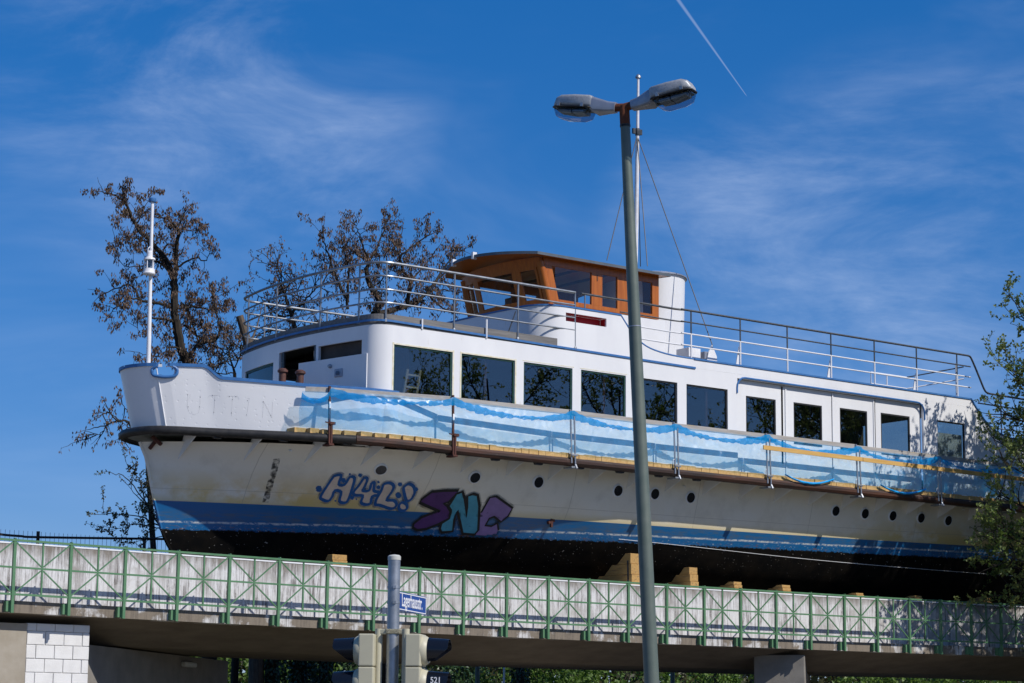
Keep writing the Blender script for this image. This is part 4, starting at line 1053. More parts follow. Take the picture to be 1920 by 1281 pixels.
# --- graffiti and faded lettering on the plating: paint, laid on the hull surface
GP = lambda x, y: (580+x*.21875, 850+y*.21875)
for nme, c in (('graffiti_purple',(.075,.022,.12)),('graffiti_cyan',(.06,.27,.36)),('graffiti_lilac',(.22,.14,.31)),('graffiti_skin',(.60,.49,.40)),('graffiti_blue',(.008,.085,.27)),('graffiti_black',(.008,.008,.009))):
    mat(nme, c, tuple(v*1.25 for v in c), 3, rough=.55, c3=tuple(v*.75 for v in c), s3=7, lo3=.6, hi3=.7)
def to_xz(pts_): return [(lambda q: (q.x, q.z))(on_hull(*GP(*p), 0)) for p in pts_]
def inside(poly, x, z):
    r_ = False; n_ = len(poly)
    for i in range(n_):
        (x0, z0), (x1, z1) = poly[i], poly[(i+1) % n_]
        if (z0 > z) != (z1 > z) and x < (x1-x0)*(z-z0)/(z1-z0)+x0: r_ = not r_
    return r_
def smooth_poly(pts_, n_=3):
    P_ = [Vector((x, z, 0)) for x, z in pts_]; m_ = len(P_); out = []
    for i in range(m_):
        p0, p1, p2, p3 = P_[i-1], P_[i], P_[(i+1) % m_], P_[(i+2) % m_]
        for k in range(n_):
            t = k/n_; q = .5*((2*p1)+(p2-p0)*t+(2*p0-5*p1+4*p2-p3)*t*t+(3*p1-p0-3*p2+p3)*t**3); out.append((q.x, q.y))
    return out
def hp(x, z, off): return (x, YC-hull_hb(x, z)-off, z)
def fill(poly, off, name, m, st=.03):
    xs_ = [p[0] for p in poly]; zs_ = [p[1] for p in poly]; b = MB(); idx = {}
    nx, nz = int((max(xs_)-min(xs_))/st)+1, int((max(zs_)-min(zs_))/st)+1
    def V(i, j):
        if (i, j) not in idx: idx[(i, j)] = len(b.v); b.v.append(hp(min(xs_)+i*st, min(zs_)+j*st, off))
        return idx[(i, j)]
    for i in range(nx):
        for j in range(nz):
            if inside(poly, min(xs_)+(i+.5)*st, min(zs_)+(j+.5)*st): b.f.append((V(i,j),V(i+1,j),V(i+1,j+1),V(i,j+1))); b.sm.append(True)
    return part(b, name, m, fix=False)
def stroke(poly, wd, off, name, m, closed=True):
    b = MB(); n_ = len(poly); rows = []
    for i, (x, z) in enumerate(poly):
        a = poly[i-1] if (closed or i) else poly[0]; c = poly[(i+1) % n_] if (closed or i < n_-1) else poly[-1]
        d = Vector((c[0]-a[0], c[1]-a[1])); d = d.normalized() if d.length > 1e-9 else Vector((1, 0)); nx_, nz_ = -d.y*wd/2, d.x*wd/2
        rows.append([hp(x-nx_, z-nz_, off), hp(x+nx_, z+nz_, off)])
    if closed: rows.append(rows[0])
    b.grid(rows, True); return part(b, name, m, fix=False)
letters = [
 [(215,195),(270,190),(250,265),(300,270),(345,205),(385,215),(365,300),(330,400),(300,425),(255,410),(270,335),(215,320),(195,370),(160,410),(105,395),(95,370),(150,280),(195,215)],
 [(468,213),(495,225),(470,290),(455,320),(510,320),(530,260),(555,255),(550,320),(590,335),(580,360),(535,370),(520,430),(475,440),(440,420),(455,365),(390,360),(375,335),(420,280)],
 [(640,265),(685,255),(720,280),(705,330),(660,400),(720,405),(745,435),(730,465),(690,475),(600,445),(565,440),(570,400),(610,330),(625,290)],
 [(815,285),(850,265),(890,285),(900,340),(870,395),(835,410),(820,380),(805,310)],
 [(765,470),(770,440),(797,422),(830,440),(835,470),(810,492),(780,490)]]
def overspray(name, c, a0):
    m = bpy.data.materials.new(name); m.use_nodes = True; nt = m.node_tree; p = nt.nodes['Principled BSDF']; p.inputs['Base Color'].default_value = (*c, 1); p.inputs['Roughness'].default_value = .7
    tc = nt.nodes.new('ShaderNodeTexCoord'); n = nt.nodes.new('ShaderNodeTexNoise'); n.inputs['Scale'].default_value = 5; n.inputs['Detail'].default_value = 6; nt.links.new(tc.outputs['Object'], n.inputs[0])
    r = nt.nodes.new('ShaderNodeMapRange'); r.inputs[1].default_value = .3; r.inputs[2].default_value = .7; r.inputs[3].default_value = 0; r.inputs[4].default_value = a0; nt.links.new(n.outputs[0], r.inputs[0]); nt.links.new(r.outputs[0], p.inputs['Alpha']); MATS[name] = m
overspray('mist_blue', (.02, .12, .32), .55); overspray('mist_black', (.01, .01, .012), .5)
for L_ in letters:
    pz = smooth_poly(to_xz(L_)); stroke(pz, .17, .006, 'overspray', 'mist_blue'); fill(pz, .010, 'graffiti_letter', 'graffiti_skin'); stroke(pz, .078, .016, 'graffiti_outline', 'graffiti_blue')
for x, y, r_ in ((80,305,28),(435,190,18),(290,232,22),(590,292,16),(760,362,26),(775,268,18),(345,182,9),(365,382,18),(590,247,10),(220,408,8),(400,395,7),(915,310,16)):
    pz = to_xz([(x+r_*math.cos(t/10*6.283), y+r_*math.sin(t/10*6.283)) for t in range(10)]); fill(pz, .013, 'graffiti_dot', 'graffiti_blue', .02)
S_ = [(1275,320),(1240,370),(1190,420),(1150,430),(1180,450),(1210,490),(1195,560),(1100,610),(1000,650),(920,660),(885,640),(890,605),(960,550),(1060,510),(1115,500),(1010,455),(945,425),(960,395),(1050,330),(1150,322)]
N_ = [(1185,465),(1255,350),(1310,330),(1330,390),(1342,470),(1345,545),(1347,470),(1350,370),(1400,350),(1440,360),(1455,450),(1450,560),(1445,660),(1410,700),(1310,690),(1290,600),(1265,495),(1240,570),(1225,670),(1130,680),(1115,650),(1130,600),(1195,560),(1210,500)]
C_ = [(1470,510),(1545,380),(1600,370),(1740,470),(1700,540),(1640,590),(1580,545),(1540,560),(1505,620),(1560,625),(1610,600),(1620,660),(1600,690),(1500,705),(1420,700),(1450,650),(1460,560)]
for L_, m_, o_ in ((C_,'graffiti_lilac',.010),(S_,'graffiti_purple',.013),(N_,'graffiti_cyan',.016)):
    pz = to_xz(L_); fill(pz, o_, 'graffiti_letter', m_)
    stroke(pz, .16, .006, 'overspray', 'mist_black')
    if L_ is not C_: stroke(pz, .075, o_+.004, 'graffiti_outline', 'graffiti_black')
stroke(to_xz([(1470,510),(1545,380),(1600,370),(1740,470),(1700,540),(1640,590),(1580,545),(1540,560),(1505,620),(1560,625),(1610,600),(1620,660)]), .06, .016, 'graffiti_outline', 'graffiti_black', False)
# spray scuff: thin dark paint with the plating showing through
m = bpy.data.materials.new('spray_scuff'); m.use_nodes = True; nt = m.node_tree; pN = nt.nodes['Principled BSDF']; pN.inputs['Base Color'].default_value = (.02,.02,.024,1); pN.inputs['Roughness'].default_value = .7
tcn = nt.nodes.new('ShaderNodeTexCoord'); nz_ = nt.nodes.new('ShaderNodeTexNoise'); nz_.inputs['Scale'].default_value = 9; nz_.inputs['Detail'].default_value = 8; nt.links.new(tcn.outputs['Object'], nz_.inputs[0])
mr = nt.nodes.new('ShaderNodeMapRange'); mr.inputs[1].default_value = .38; mr.inputs[2].default_value = .62; mr.inputs[3].default_value = .0; mr.inputs[4].default_value = .75; nt.links.new(nz_.outputs[0], mr.inputs[0]); nt.links.new(mr.outputs[0], pN.inputs['Alpha']); MATS['spray_scuff'] = m
sc = [(lambda q: (q.x, q.z))(on_hull(*p, 0)) for p in [(519,860),(513,885),(507,905),(502,925),(497,942)]]
stroke(sc, .17, .009, 'spray_scuff', 'spray_scuff', False)
# ghost of the removed name on the bulwark: thin grey outlines with bolt holes
mat('ghost_paint', (.50,.50,.50), (.72,.72,.73), 14, rough=.5)
def on_bul(px, py, off=.004):
    best, bp = 1e9, None
    lo_s, hi_s, lo_v, hi_v = .3, 6.6, .0, 1.
    for _ in range(6):
        for i in range(9):
            for j in range(9):
                s_, v_ = lo_s+(hi_s-lo_s)*i/8, lo_v+(hi_v-lo_v)*j/8; p = bul(s_, v_); d = p-CAM; dd = d.dot(fw)
                e_ = (960+F*d.dot(rt)/dd-px)**2+(640.5-F*d.dot(up)/dd-py)**2
                if e_ < best: best, bp = e_, (s_, v_)
        ds, dv = (hi_s-lo_s)/5, (hi_v-lo_v)/5; lo_s, hi_s, lo_v, hi_v = bp[0]-ds, bp[0]+ds, max(0, bp[1]-dv), min(1, bp[1]+dv)
    return bul(*bp, -off)
BP = lambda x, y: (180+x*.15625, 660+y*.15625)
ghost = [[(1100,500),(1105,560),(1095,660),(1120,730),(1180,755),(1230,730),(1248,660),(1250,560),(1262,512)],[(1130,505),(1128,560)],
         [(1345,550),(1360,525),(1460,522)],[(1425,530),(1415,760)],[(1560,560),(1580,527),(1700,530),(1718,570)],[(1640,540),(1625,770)],[(1840,560),(1810,760)],[(1812,560),(1845,556)],
         [(2000,790),(2010,590)],[(2010,590),(2110,790)],[(2110,790),(2120,600)]]
for L_ in ghost:
    b = MB(); b.tube([on_bul(*BP(*p), .0) for p in L_], .0045, 4); part(b, 'name_outline', 'ghost_paint')
for x, y in ((1105,515),(1110,660),(1252,545),(1245,660),(1398,520),(1427,580),(1417,725),(1605,535),(1680,537),(1638,572),(1626,733),(1822,585),(1810,757),(2005,600),(2100,760)):
    q = on_bul(*BP(x, y), .0); b = MB(); b.lathe(q+Vector((0,.01,0)), (-.5,-.8,0), [(.011,0),(.011,.014)], 6); part(b, 'bolt_hole', 'dark_steel')

# ------------------------------------------------------------------ timber cradles under the hull
GR = 'timber cradle blocks between parapet and hull'
def cradle(px, py, w_, label, lean=.45, Yo=52.12, strap=False):
    t = atY(px, py, Yo); X, z1 = t.x, t.z; z0 = 6.163+bz(X)
    e = empty('timber_cradle', (X, Yo+.3, z0), label, 'cradle', GR)
    n_ = 3; hts = [z0+(z1-z0)*k/n_ for k in range(n_+1)]
    for k in range(n_):
        ya, yb_ = Yo-.03*(n_-1-k), Yo+.2+(n_-1-k)*lean/1.2+.05
        b = MB(); b.prism([(X-w_/2,ya,hts[k]+.003),(X-w_/2,yb_+lean/1.2*.6,hts[k]+.003),(X-w_/2,yb_,hts[k+1]-.003),(X-w_/2,ya,hts[k+1]-.003)], (w_,0,0)); b.build('timber_block', 'cradle_wood', e, bevel=.012)
    if strap: b = MB(); b.bar((X-w_/2-.008,Yo+.12,z1-.22),(X-w_/2-.008,Yo+.1,z0+.12),.012,.06,(0,1,0)); b.build('iron_strap', 'dark_steel', e)
cradle(637,1040,.5,'single timber wedge peeping over the parapet below the forefoot of the hull', .25, 54.1)
cradle(1192,1038,.42,'tallest timber cradle stack below the black hull, iron strap on its side', .75, strap=True)
cradle(1300,1064,.34,'second tallest timber cradle stack, beside the tallest one')
cradle(1383,1091,.34,'low timber cradle with red paint runs on the parapet beneath')
cradle(1474,1097,.36,'low timber cradle just before the tree shade begins on the parapet')
cradle(1612,1112,.34,'low timber cradle in dappled tree shade on the parapet', .5)
cradle(1722,1117,.34,'timber cradle in dappled shade, next one aft in the row', .5)
cradle(1850,1119,.36,'timber cradle in shade under the leafy branches at the stern', .5)
mat('red_run', (.35,.05,.05), None, rough=.7)

# ------------------------------------------------------------------ scaffold on the sponson: posts, boards, planks, netting
SY = YC-4.42                          # outer edge at the rail
def sy(X): return YC-railhb(X-RX0)-.10
def x_at(px, py):
    Y = 51.4
    for _ in range(60): X = atY(px, py, Y).x; Y = .6*Y+.4*sy(X)
    return X
PX = [x_at(px, py) for px, py in ((617,790),(849,805),(1071,830),(1265,850),(1438,870),(1607,885),(1758,900),(1893,915))]
NX0 = x_at(572, 740)
desc = ['rusty clamp post at the bow end of the blue netting','rusty clamp post, second from the bow end of the netting','grey double tube post, first galvanised one after the rusty posts','grey double tube post below the gap between fourth and fifth saloon windows','grey double tube post where the orange guard board begins','grey double tube post below the recessed windows','grey double tube post by the sternmost saloon window','grey double tube post among the leafy branches at the stern']
for i, X in enumerate(PX):
    Y = sy(X); zr = rzz(X); e = empty('scaffold_post', (X, Y, zr), desc[i], 'scaffold post', 'clamp posts holding the net along the ship side')
    m_ = 'rust_steel' if i < 2 else 'galv'
    if i < 2:
        b = MB(); b.bar((X,Y-.03,zr-.18),(X-.03,Y-.03,11.16),.055,.055); b.build('upright', m_, e)
        b = MB(); b.bar((X+.05,Y-.05,zr-.16),(X+.05,Y-.05,zr+.42),.06,.06); b.box((X-.04,Y-.1,zr-.22),(X+.12,Y+.25,zr-.165)); b.box((X-.02,Y-.1,zr+.36),(X+.16,Y-.02,zr+.44)); b.build('clamp', m_, e, bevel=.006)
        b = MB(); b.bar((X-.16,Y-.06,zr+.42),(X+.02,Y-.06,zr+.40),.03); b.build('clamp_handle', m_, e)
        b = MB(); b.box((X-.024-.02,Y-.0635,zr+.82),(X+.012,Y-.061,zr+1.0)); b.build('sticker', 'sign_white', e)
    else:
        b = MB(); b.tube([(X-.01,Y-.04,zr-.05),(X-.05,Y-.02,11.14)], .028, 8); b.build('upright', m_, e)
        b = MB(); b.tube([(X+.11,Y-.07,zr-.18),(X+.07,Y-.05,10.98)], .026, 8); b.build('prop', m_, e)
        b = MB(); b.box((X-.05,Y-.1,zr-.2),(X+.15,Y+.3,zr-.15)); b.build('clamp_foot', m_, e, bevel=.005)
        b = MB(); b.box((X-.06,Y-.11,zr+.16),(X+.17,Y-.01,zr+.21)); b.build('clamp', m_, e, bevel=.005)
        b = MB(); b.tube([(X+.11,Y-.14,zr-.22),(X+.11,Y-.07,zr-.1)], .04, 8); b.build('clamp_screw', m_, e)
        b = MB(); b.tube([(X-.1,Y-.03,zr+.22),(X-.09,Y-.03,zr+.36),(X-.04,Y-.03,zr+.40)], .012, 5); b.build('clamp_handle', m_, e)
PXe = [NX0]+PX+[64.2]
nm_at = ['from the bow end to the first rusty post','between the two rusty posts','aft of the second rusty post','below the third and fourth saloon windows','below the fifth and sixth saloon windows','below the recessed windows','below the sternmost saloon window','at the leafy stern end']
for i in range(len(PXe)-2):
    a, c = PXe[i], PXe[i+1]; ya, yc = sy(a)+.035, sy(c)+.035
    b = MB(); b.bar((a+.03,ya,11.05+rng.uniform(-.01,.01)),(c+.01,yc,11.06+rng.uniform(-.015,.015)),.045,.15)
    o = b.build('guard_board', 'grey_timber', bevel=.006); tag(o, 'weathered grey guard board over the net '+nm_at[i], 'board', 'grey guard boards along the net')
for k, (a, c, z) in enumerate(((PX[4]-.3,PX[5]+.1,10.66),(PX[5]+.12,PX[6]+.1,10.64),(PX[6]+.12,PX[7]+.6,10.62))):
    b = MB(); b.bar((a,sy(a)-.155,z),(c,sy(c)-.155,z-.02),.035,.14); o = b.build('middle_board', 'orange_plank', bevel=.005)
    tag(o, 'orange pine board across the net '+('with its sawn end showing below the first recessed window' if k == 0 else 'below the middle recessed windows' if k == 1 else 'under the sternmost window'), 'board', 'orange middle boards across the net')
# walkway of short cross planks, ends showing above the rubbing rail
walk = empty('scaffold_walkway', (46, SY+.4, 9.66), 'walkway of pale cross planks laid on the rubbing strake, sawn ends showing', 'walkway')
X = x_at(553, 803); k = 0
while X < 63.5:
    wd = rng.uniform(.22,.42); zt_ = rzz(X)+.09; y0 = sy(X)+.02+rng.uniform(0,.03)
    yin = min(y0+.72, YN-.06) if X > 36 else y0+.42
    b = MB(); b.box((X+.004,y0,zt_),(X+wd-.004,yin,zt_+.155+rng.uniform(-.014,.014))); b.build('plank', 'pale_plank', walk, bevel=.006)
    X += wd
# netting: one long sheet hung from the boards, sagging hem band
net = empty('safety_net', (46, SY-.1, 9.7), 'translucent light blue safety netting hung along the ship side', 'net')
xsN = [NX0-.12+i*.06 for i in range(int((64.2-NX0)/.06)+1)]
rn = random.Random(5)
def sag(X):
    for a, c in zip([NX0-.2]+PX, PX+[65.]):
        if a <= X <= c: t = (X-a)/(c-a); return max(0., 4*t*(1-t))**.8*(.8+.2*math.sin(a*3.1))
    return 0
b = MB(); rows = []
for X in xsN:
    yb0 = sy(X)-.02; s_ = sag(X); row = []
    for j in range(19):
        t = j/18; z = (rzz(X)+.25)+(11.0-rzz(X)-.25)*t
        cr = sum(am*math.sin(fx*X+fz*z*(1+.3*math.sin(X*.7))+ph) for am, fx, fz, ph in ((.016,6.1,5.2,0),(.012,-8.3,7.7,1),(.010,13.9,6.1,2),(.008,-17.3,15.1,.5),(.007,27.,-11.,3)))
        bul_ = -.09*s_*math.sin(t*3.14)+cr*min(1, 4*t*(1-t)+.15)*1.5
        row.append(Vector((X+.05*math.sin(t*5+X*2), yb0+bul_-.05*(1-t)*0, z)))
    rows.append(row)
b.grid(rows, True); b.build('film', 'net_film', net, fix=False)
b = MB(); rows = []
for i, X in enumerate(xsN):
    s_ = sag(X); zc = 11.0-.29*s_; wv = .016*math.sin(X*19+2*math.sin(X*2.3))+.012*math.sin(X*41.); hw_ = .066+.026*math.sin(X*1.7)+.014*math.sin(X*7.3)+.01*math.sin(X*23.)+.025*(1-s_)
    y_ = sy(X)-.065-.04*s_
    rows.append([Vector((X,y_+wv,zc+hw_)), Vector((X,y_-.012-wv*.6,zc)), Vector((X,y_+.01-wv,zc-hw_-.01+.6*wv))])
b.grid(rows, True); b.build('hem_band', 'net_hem', net, fix=False)
for px, lift in ((1515,0),(1690,0)):
    q = atY(px, 905, SY-.1); b = MB(); rows = []
    for i in range(17):
        t = i/16; X = q.x-1.1+2.2*t; sgg = 4*t*(1-t)
        rows.append([Vector((X,SY-.16,rzz(X)+.33-.20*sgg)), Vector((X,SY-.2-.02*math.sin(i*2),rzz(X)+.30-.22*sgg)), Vector((X,SY-.17,rzz(X)+.27-.22*sgg))])
    b.grid(rows, True); b.build('hem_fold', 'net_band', net, fix=False)
# ladder standing inside the saloon
LY = YN+.32
lad = empty('wooden_ladder', (36.6, LY, 10.37), 'short pale wooden ladder standing behind the first saloon window', 'ladder')
la1, lb1 = atY(764, 692, LY), atY(788, 694, LY)
for q in (la1, lb1):
    b = MB(); b.bar((q.x-.06, LY+.3, 10.37), q, .05, .07); b.build('rail', 'ladder_wood', lad)
for t in (.12,.4,.68,.9):
    z = 10.37+t*(la1.z-10.37); yy = LY+.3*(1-t); dx_ = -.06*(1-t); b = MB(); b.bar((la1.x+dx_, yy, z), (lb1.x+dx_, yy, z), .035, .05); b.build('rung', 'ladder_wood', lad)

# ------------------------------------------------------------------ street lamp (leans a little)
TP = atD(1172, 232, 27.0); hd = math.hypot(TP.x, TP.y); BR = ray(1222, 1281); kk = hd/math.hypot(BR.x, BR.y); BQ = CAM+BR*kk
dirn = (TP-BQ); base = BQ-dirn*(BQ.z/dirn.z)
lamp = empty('street_lamp', base, 'tall grey green street lamp with two drooping luminaires on a rusty tee', 'street lamp')
dn = (TP-base).normalized()
b = MB(); L_ = (TP-base).length; b.tube([base-dn*.02, base+dn*1.2, base+dn*(L_*.5), base+dn*(L_*.72), base+dn*(L_*.99), TP], [.092,.09,.081,.074,.058,.058], 16); b.build('post', 'lamp_post', lamp)
q = base+dn*(L_*.72); b = MB(); b.tube([q, q+dn*.012], .0765, 16); b.build('joint_band', 'lamp_neck', lamp)
b = MB(); b.obox(base+dn*1.0-Vector((fw.x,fw.y,0)).normalized()*.088, rt0, fw, (0,0,1), (.04,.006,.17)); b.build('access_door', 'lamp_post', lamp, bevel=.004)
b = MB(); b.tube([TP-dn*.04, TP-dn*.015], .065, 14); b.build('collar', 'black_rubber', lamp)
hr = Vector((rt.x, rt.y, 0)).normalized(); hf = Vector((fw.x, fw.y, 0)).normalized()
axis = (hr*.90-hf*.436).normalized()      # right arm comes towards the viewer
J = TP+dn*.20
b = MB(); b.tube([TP-dn*.01, TP+dn*.16, J+dn*.02], [.062,.062,.055], 14); 
b.tube([J-axis*.125-Vector((0,0,-.012)), J, J+axis*.125+Vector((0,0,.02))], [.05,.052,.05], 12); b.build('tee', 'rust', lamp)
def head(sgn, tilt):
    ax = (axis*sgn*math.cos(tilt)+Vector((0,0,1))*math.sin(tilt)).normalized(); sd_ = ax.cross(Vector((0,0,1))).normalized(); uz = sd_.cross(ax).normalized()
    O = J+ax*.12
    def P(a, s, z): return O+ax*a+sd_*s+uz*z
    e_ = None
    # neck: loft of rounded rectangles
    def loft(secs, name, m, parent, n_=4):
        rows = []
        for a, hw, z0, z1, rr in secs:
            a *= .79; row = []
            for cx, cz, t0 in ((hw-rr, z1-rr, 0), (-(hw-rr), z1-rr, 90), (-(hw-rr), z0+rr, 180), (hw-rr, z0+rr, 270)):
                for k in range(n_+1): t = R(t0+90*k/n_); row.append(P(a, cx+rr*math.cos(t), cz+rr*math.sin(t)))
            rows.append(row)
        b = MB(); b.grid(rows, True, True); n2 = len(rows[0]); b.f += [tuple(range(n2)), tuple(len(b.v)-n2+k for k in range(n2))]; b.sm += [False]*2
        return b.build(name, m, parent)
    loft([(-.02,.065,-.065,.055,.03),(.10,.075,-.075,.06,.03),(.30,.125,-.09,.095,.035),(.36,.13,-.06,.10,.04)], 'neck', 'lamp_neck', lamp)
    sh = loft([(.34,.13,-.028,.105,.025),(.38,.145,-.03,.115,.03),(.62,.15,-.03,.12,.04),(.86,.14,-.03,.115,.05),(.94,.12,-.03,.085,.04),(.98,.09,-.03,.02,.02)], 'shell', 'lamp_shell', lamp)
    loft([(.335,.135,-.045,-.03,.006),(.37,.158,-.045,-.03,.007),(.62,.162,-.045,-.03,.007),(.88,.155,-.045,-.03,.007),(.96,.13,-.045,-.03,.007),(1.0,.09,-.045,-.03,.007)], 'gasket', 'black_rubber', sh)
    loft([(.38,.12,-.06,-.046,.006),(.42,.14,-.14,-.046,.03),(.52,.145,-.175,-.046,.06),(.78,.145,-.175,-.046,.06),(.92,.125,-.15,-.046,.05),(.975,.08,-.08,-.046,.012)], 'lamp_bowl', 'lamp_glass', sh)
    loft([(.46,.11,-.10,-.05,.02),(.64,.12,-.11,-.05,.03)], 'reflector', 'galv', sh); loft([(.66,.12,-.11,-.05,.03),(.90,.10,-.09,-.05,.02)], 'reflector', 'galv', sh)
    for a in (.37,.68):
        for s in (-.162,.162): b = MB(); b.obox(P(a,s,-.015), ax, sd_, uz, (.018,.008,.022)); b.build('clip', 'galv', sh)
head(1, R(9)); head(-1, R(8))
# ------------------------------------------------------------------ traffic signal post with two heads and the street sign
PT = atD(739.5, 1042, 20.0); sx_, sy_ = PT.x, PT.y
post = empty('signal_post', (sx_, sy_, 0), 'galvanised steel post carrying the street sign and two signal heads', 'post')
b = MB(); b.tube([(sx_,sy_,0),(sx_,sy_,PT.z-.02)], .0545, 24); b.build('pole', 'galv', post)
b = MB(); b.lathe((sx_,sy_,PT.z-.02), (0,0,1), [(.058,-.02),(.058,.012),(.045,.024),(.01,.03)], 24); b.build('cap', 'fixture', post)
pz = lambda y: EYE+ (atD(739.5, y, 20.0).z-EYE)
for y in (1102, 1131):
    z = pz(y); b = MB(); b.lathe((sx_,sy_,z-.01), (0,0,1), [(.0585,0),(.0585,.02)], 24); b.obox(Vector((sx_,sy_,z))-hf*.06+hr*.01, hr, hf, (0,0,1), (.014,.008,.012)); b.build('sign_clamp', 'galv', post)
P0 = Vector((sx_, sy_, 0))
# sign blade, running away from the viewer
zs0, zs1 = pz(1143), pz(1108)
zs1 = zs0+.165
best = None
for a10 in range(300, 900, 5):
    th = R(a10/10); dv = hr*math.cos(th)+hf*math.sin(th); e = P0+dv*(.055+.92); d = Vector((e.x,e.y,2.75))-CAM; px = 960+F*d.dot(rt)/d.dot(fw)
    if best is None or abs(px-797) < best[0]: best = (abs(px-797), dv)
dv = best[1]; nv = Vector((dv.y, -dv.x, 0)); nv = nv if nv.dot(hf) < 0 else -nv
sign = empty('street_sign', P0+dv*.5+Vector((0,0,zs0)), 'blue street name sign with white lettering clamped to the galvanised post', 'sign')
def sp_(a, z, o=0.): return P0+dv*(.075+a)+nv*o+Vector((0,0,z))
zc = (zs0+zs1)/2
b = MB(); b.obox(sp_(.46, zc), dv, nv, (0,0,1), (.46,.004,.0825)); b.build('plate', 'sign_blue', sign)
b = MB()
for a0, a1, z0, z1 in ((.006,.914,zs1-.014,zs1-.006),(.006,.914,zs0+.006,zs0+.014),(.006,.014,zs0+.014,zs1-.014),(.906,.914,zs0+.014,zs1-.014)):
    b.obox(sp_((a0+a1)/2,(z0+z1)/2,.0055), dv, nv, (0,0,1), ((a1-a0)/2,.001,(z1-z0)/2))
b.build('border', 'sign_white', sign)
def text_mesh(body, size, m, name, origin, ex, ez, parent, xscale=1., depth=.0008, bold=.0):
    cu = bpy.data.curves.new(name, 'FONT'); cu.body = body; cu.size = 1; cu.extrude = 0.01; cu.offset = bold; cu.align_x = 'CENTER'; cu.align_y = 'CENTER'; cu.resolution_u = 3
    to = bpy.data.objects.new(name, cu); COL.objects.link(to); bpy.context.view_layer.update()
    me = bpy.data.meshes.new_from_object(to.evaluated_get(bpy.context.evaluated_depsgraph_get())); COL.objects.unlink(to); bpy.data.objects.remove(to)
    me.materials.clear(); me.materials.append(MATS[m]); ex, ez = Vector(ex), Vector(ez); en = ex.cross(ez)
    for v in me.vertices: c = v.co.copy(); v.co = Vector(origin)+ex*(c.x*size*xscale)+ez*(c.y*size)+en*(c.z*depth/.01)
    me.name = name; return link(name, me, parent)
ez = Vector((0,0,1)); exs = dv if dv.cross(ez).dot(nv) > 0 else -dv
text_mesh('Lagerhausstr.', .172, 'sign_white', 'lettering', sp_(.475, zc+.010, .0056), exs, ez, sign, .70, bold=.010)
# bracket column beside the post and signal heads
def signal_head(sgn, off, label, with_no):
    """sgn: -1 visors to the left, +1 to the right"""
    zt_ = pz(1190); fwd = (hr*sgn+hf*(.10 if sgn < 0 else -.16)).normalized(); sd_ = Vector((-fwd.y, fwd.x, 0))
    O = P0+hr*off[0]+hf*off[1]
    e = empty('traffic_signal', (O.x,O.y,zt_-.9), label, 'traffic light', 'signal heads on the post')
    b = MB(); b.tube([O+Vector((0,0,zt_+.045)), O+Vector((0,0,zt_-.95))], .033, 12); b.build('mounting_tube', 'signal_cream', e)
    b = MB(); q = P0+Vector((0,0,zt_+.02)); b.bar(q+hr*sgn*.05, O+Vector((0,0,zt_+.02)), .05, .045); b.obox(q, hr, hf, (0,0,1), (.062,.062,.022)); b.build('bracket_arm', 'signal_cream', e, bevel=.008)
    for k in range(3):
        zc_ = zt_-.145-k*.288
        c = O+fwd*.09+Vector((0,0,zc_))
        b = MB(); b.obox(c, fwd, sd_, (0,0,1), (.07,.135,.1415)); hs_ = b.build('housing', 'signal_cream', e, bevel=.012)
        # dished front ring
        q = O+fwd*.155+Vector((0,0,zc_))
        b = MB(); b.lathe(q, fwd, [(.135,0),(.132,.018),(.122,.04),(.110,.055)], 28); b.build('lens_ring', 'signal_cream', hs_)
        b = MB(); b.lathe(q, fwd, [(.10,.057),(.09,.067),(.05,.075),(.01,.078)], 24); b.build('lens', 'signal_visor', hs_)
        # visor: open tube, cut longer at the top
        rows = []; nn_ = 28
        for w_ in (0,1):
            row = []
            for j in range(nn_+1):
                t = R(-58+296*j/nn_); s_, cz = math.cos(t), math.sin(t)
                ln = .055+(.185*(.30+.70*min(1, max(0, (cz+.85)/1.0))))*w_
                rr = .112-.012*w_
                row.append(q+fwd*ln+sd_*(s_*rr)+Vector((0,0,cz*rr)))
            rows.append(row)
        inn = [[p+((q+fwd*((p-q).dot(fwd)))-p).normalized()*.004 for p in r_] for r_ in rows]
        b = MB(); b.grid(rows, True); b.grid([inn[1], inn[0]], True); b.grid([rows[1], inn[1]], False); vz = b.build('visor', 'signal_visor', hs_)
        if with_no and k == 1:
            # number on the viewer's side of the visor
            side_ = sd_ if sd_.dot(hf) < 0 else -sd_
            ex_ = fwd if fwd.cross(ez).dot(side_) > 0 else -fwd
            text_mesh('521', .072, 'sign_white', 'number', q+fwd*.14+side_*.1125+Vector((0,0,.028)), ex_, ez, hs_, .9, bold=.012)
    return e
signal_head(-1, (-.125, .02), 'cream traffic signal with dark visors turned to the fixture side, away from the street sign', False)
signal_head(1, (.115, -.02), 'cream traffic signal numbered 521 with dark visors below the street sign', True)
# tall thin service pole boxes seen beneath the bridge: three lamp columns beyond
for px, r_, m_, lab in ((895,.09,'lamp_post','thick grey column beyond the bridge beside the numbered signal'),(945,.04,'white_metal','thin white column beyond the bridge'),(1261,.10,'lamp_post','grey column beyond the bridge just right of the street lamp post')):
    q = atY(px, 1270, 68); e = empty('far_column', (q.x,q.y,0), lab, 'lamp post')
    b = MB(); b.tube([(q.x,q.y,0),(q.x,q.y,4.6),(q.x,q.y,5.6)], [r_,r_*.9,r_*.8], 10); b.build('post', m_, e)
    b = MB(); b.lathe((q.x,q.y,5.6), (0,0,1), [(r_,0),(r_*2.2,.06),(r_*2.2,.3),(r_,.4)], 12); b.build('head', 'lamp_neck', e)

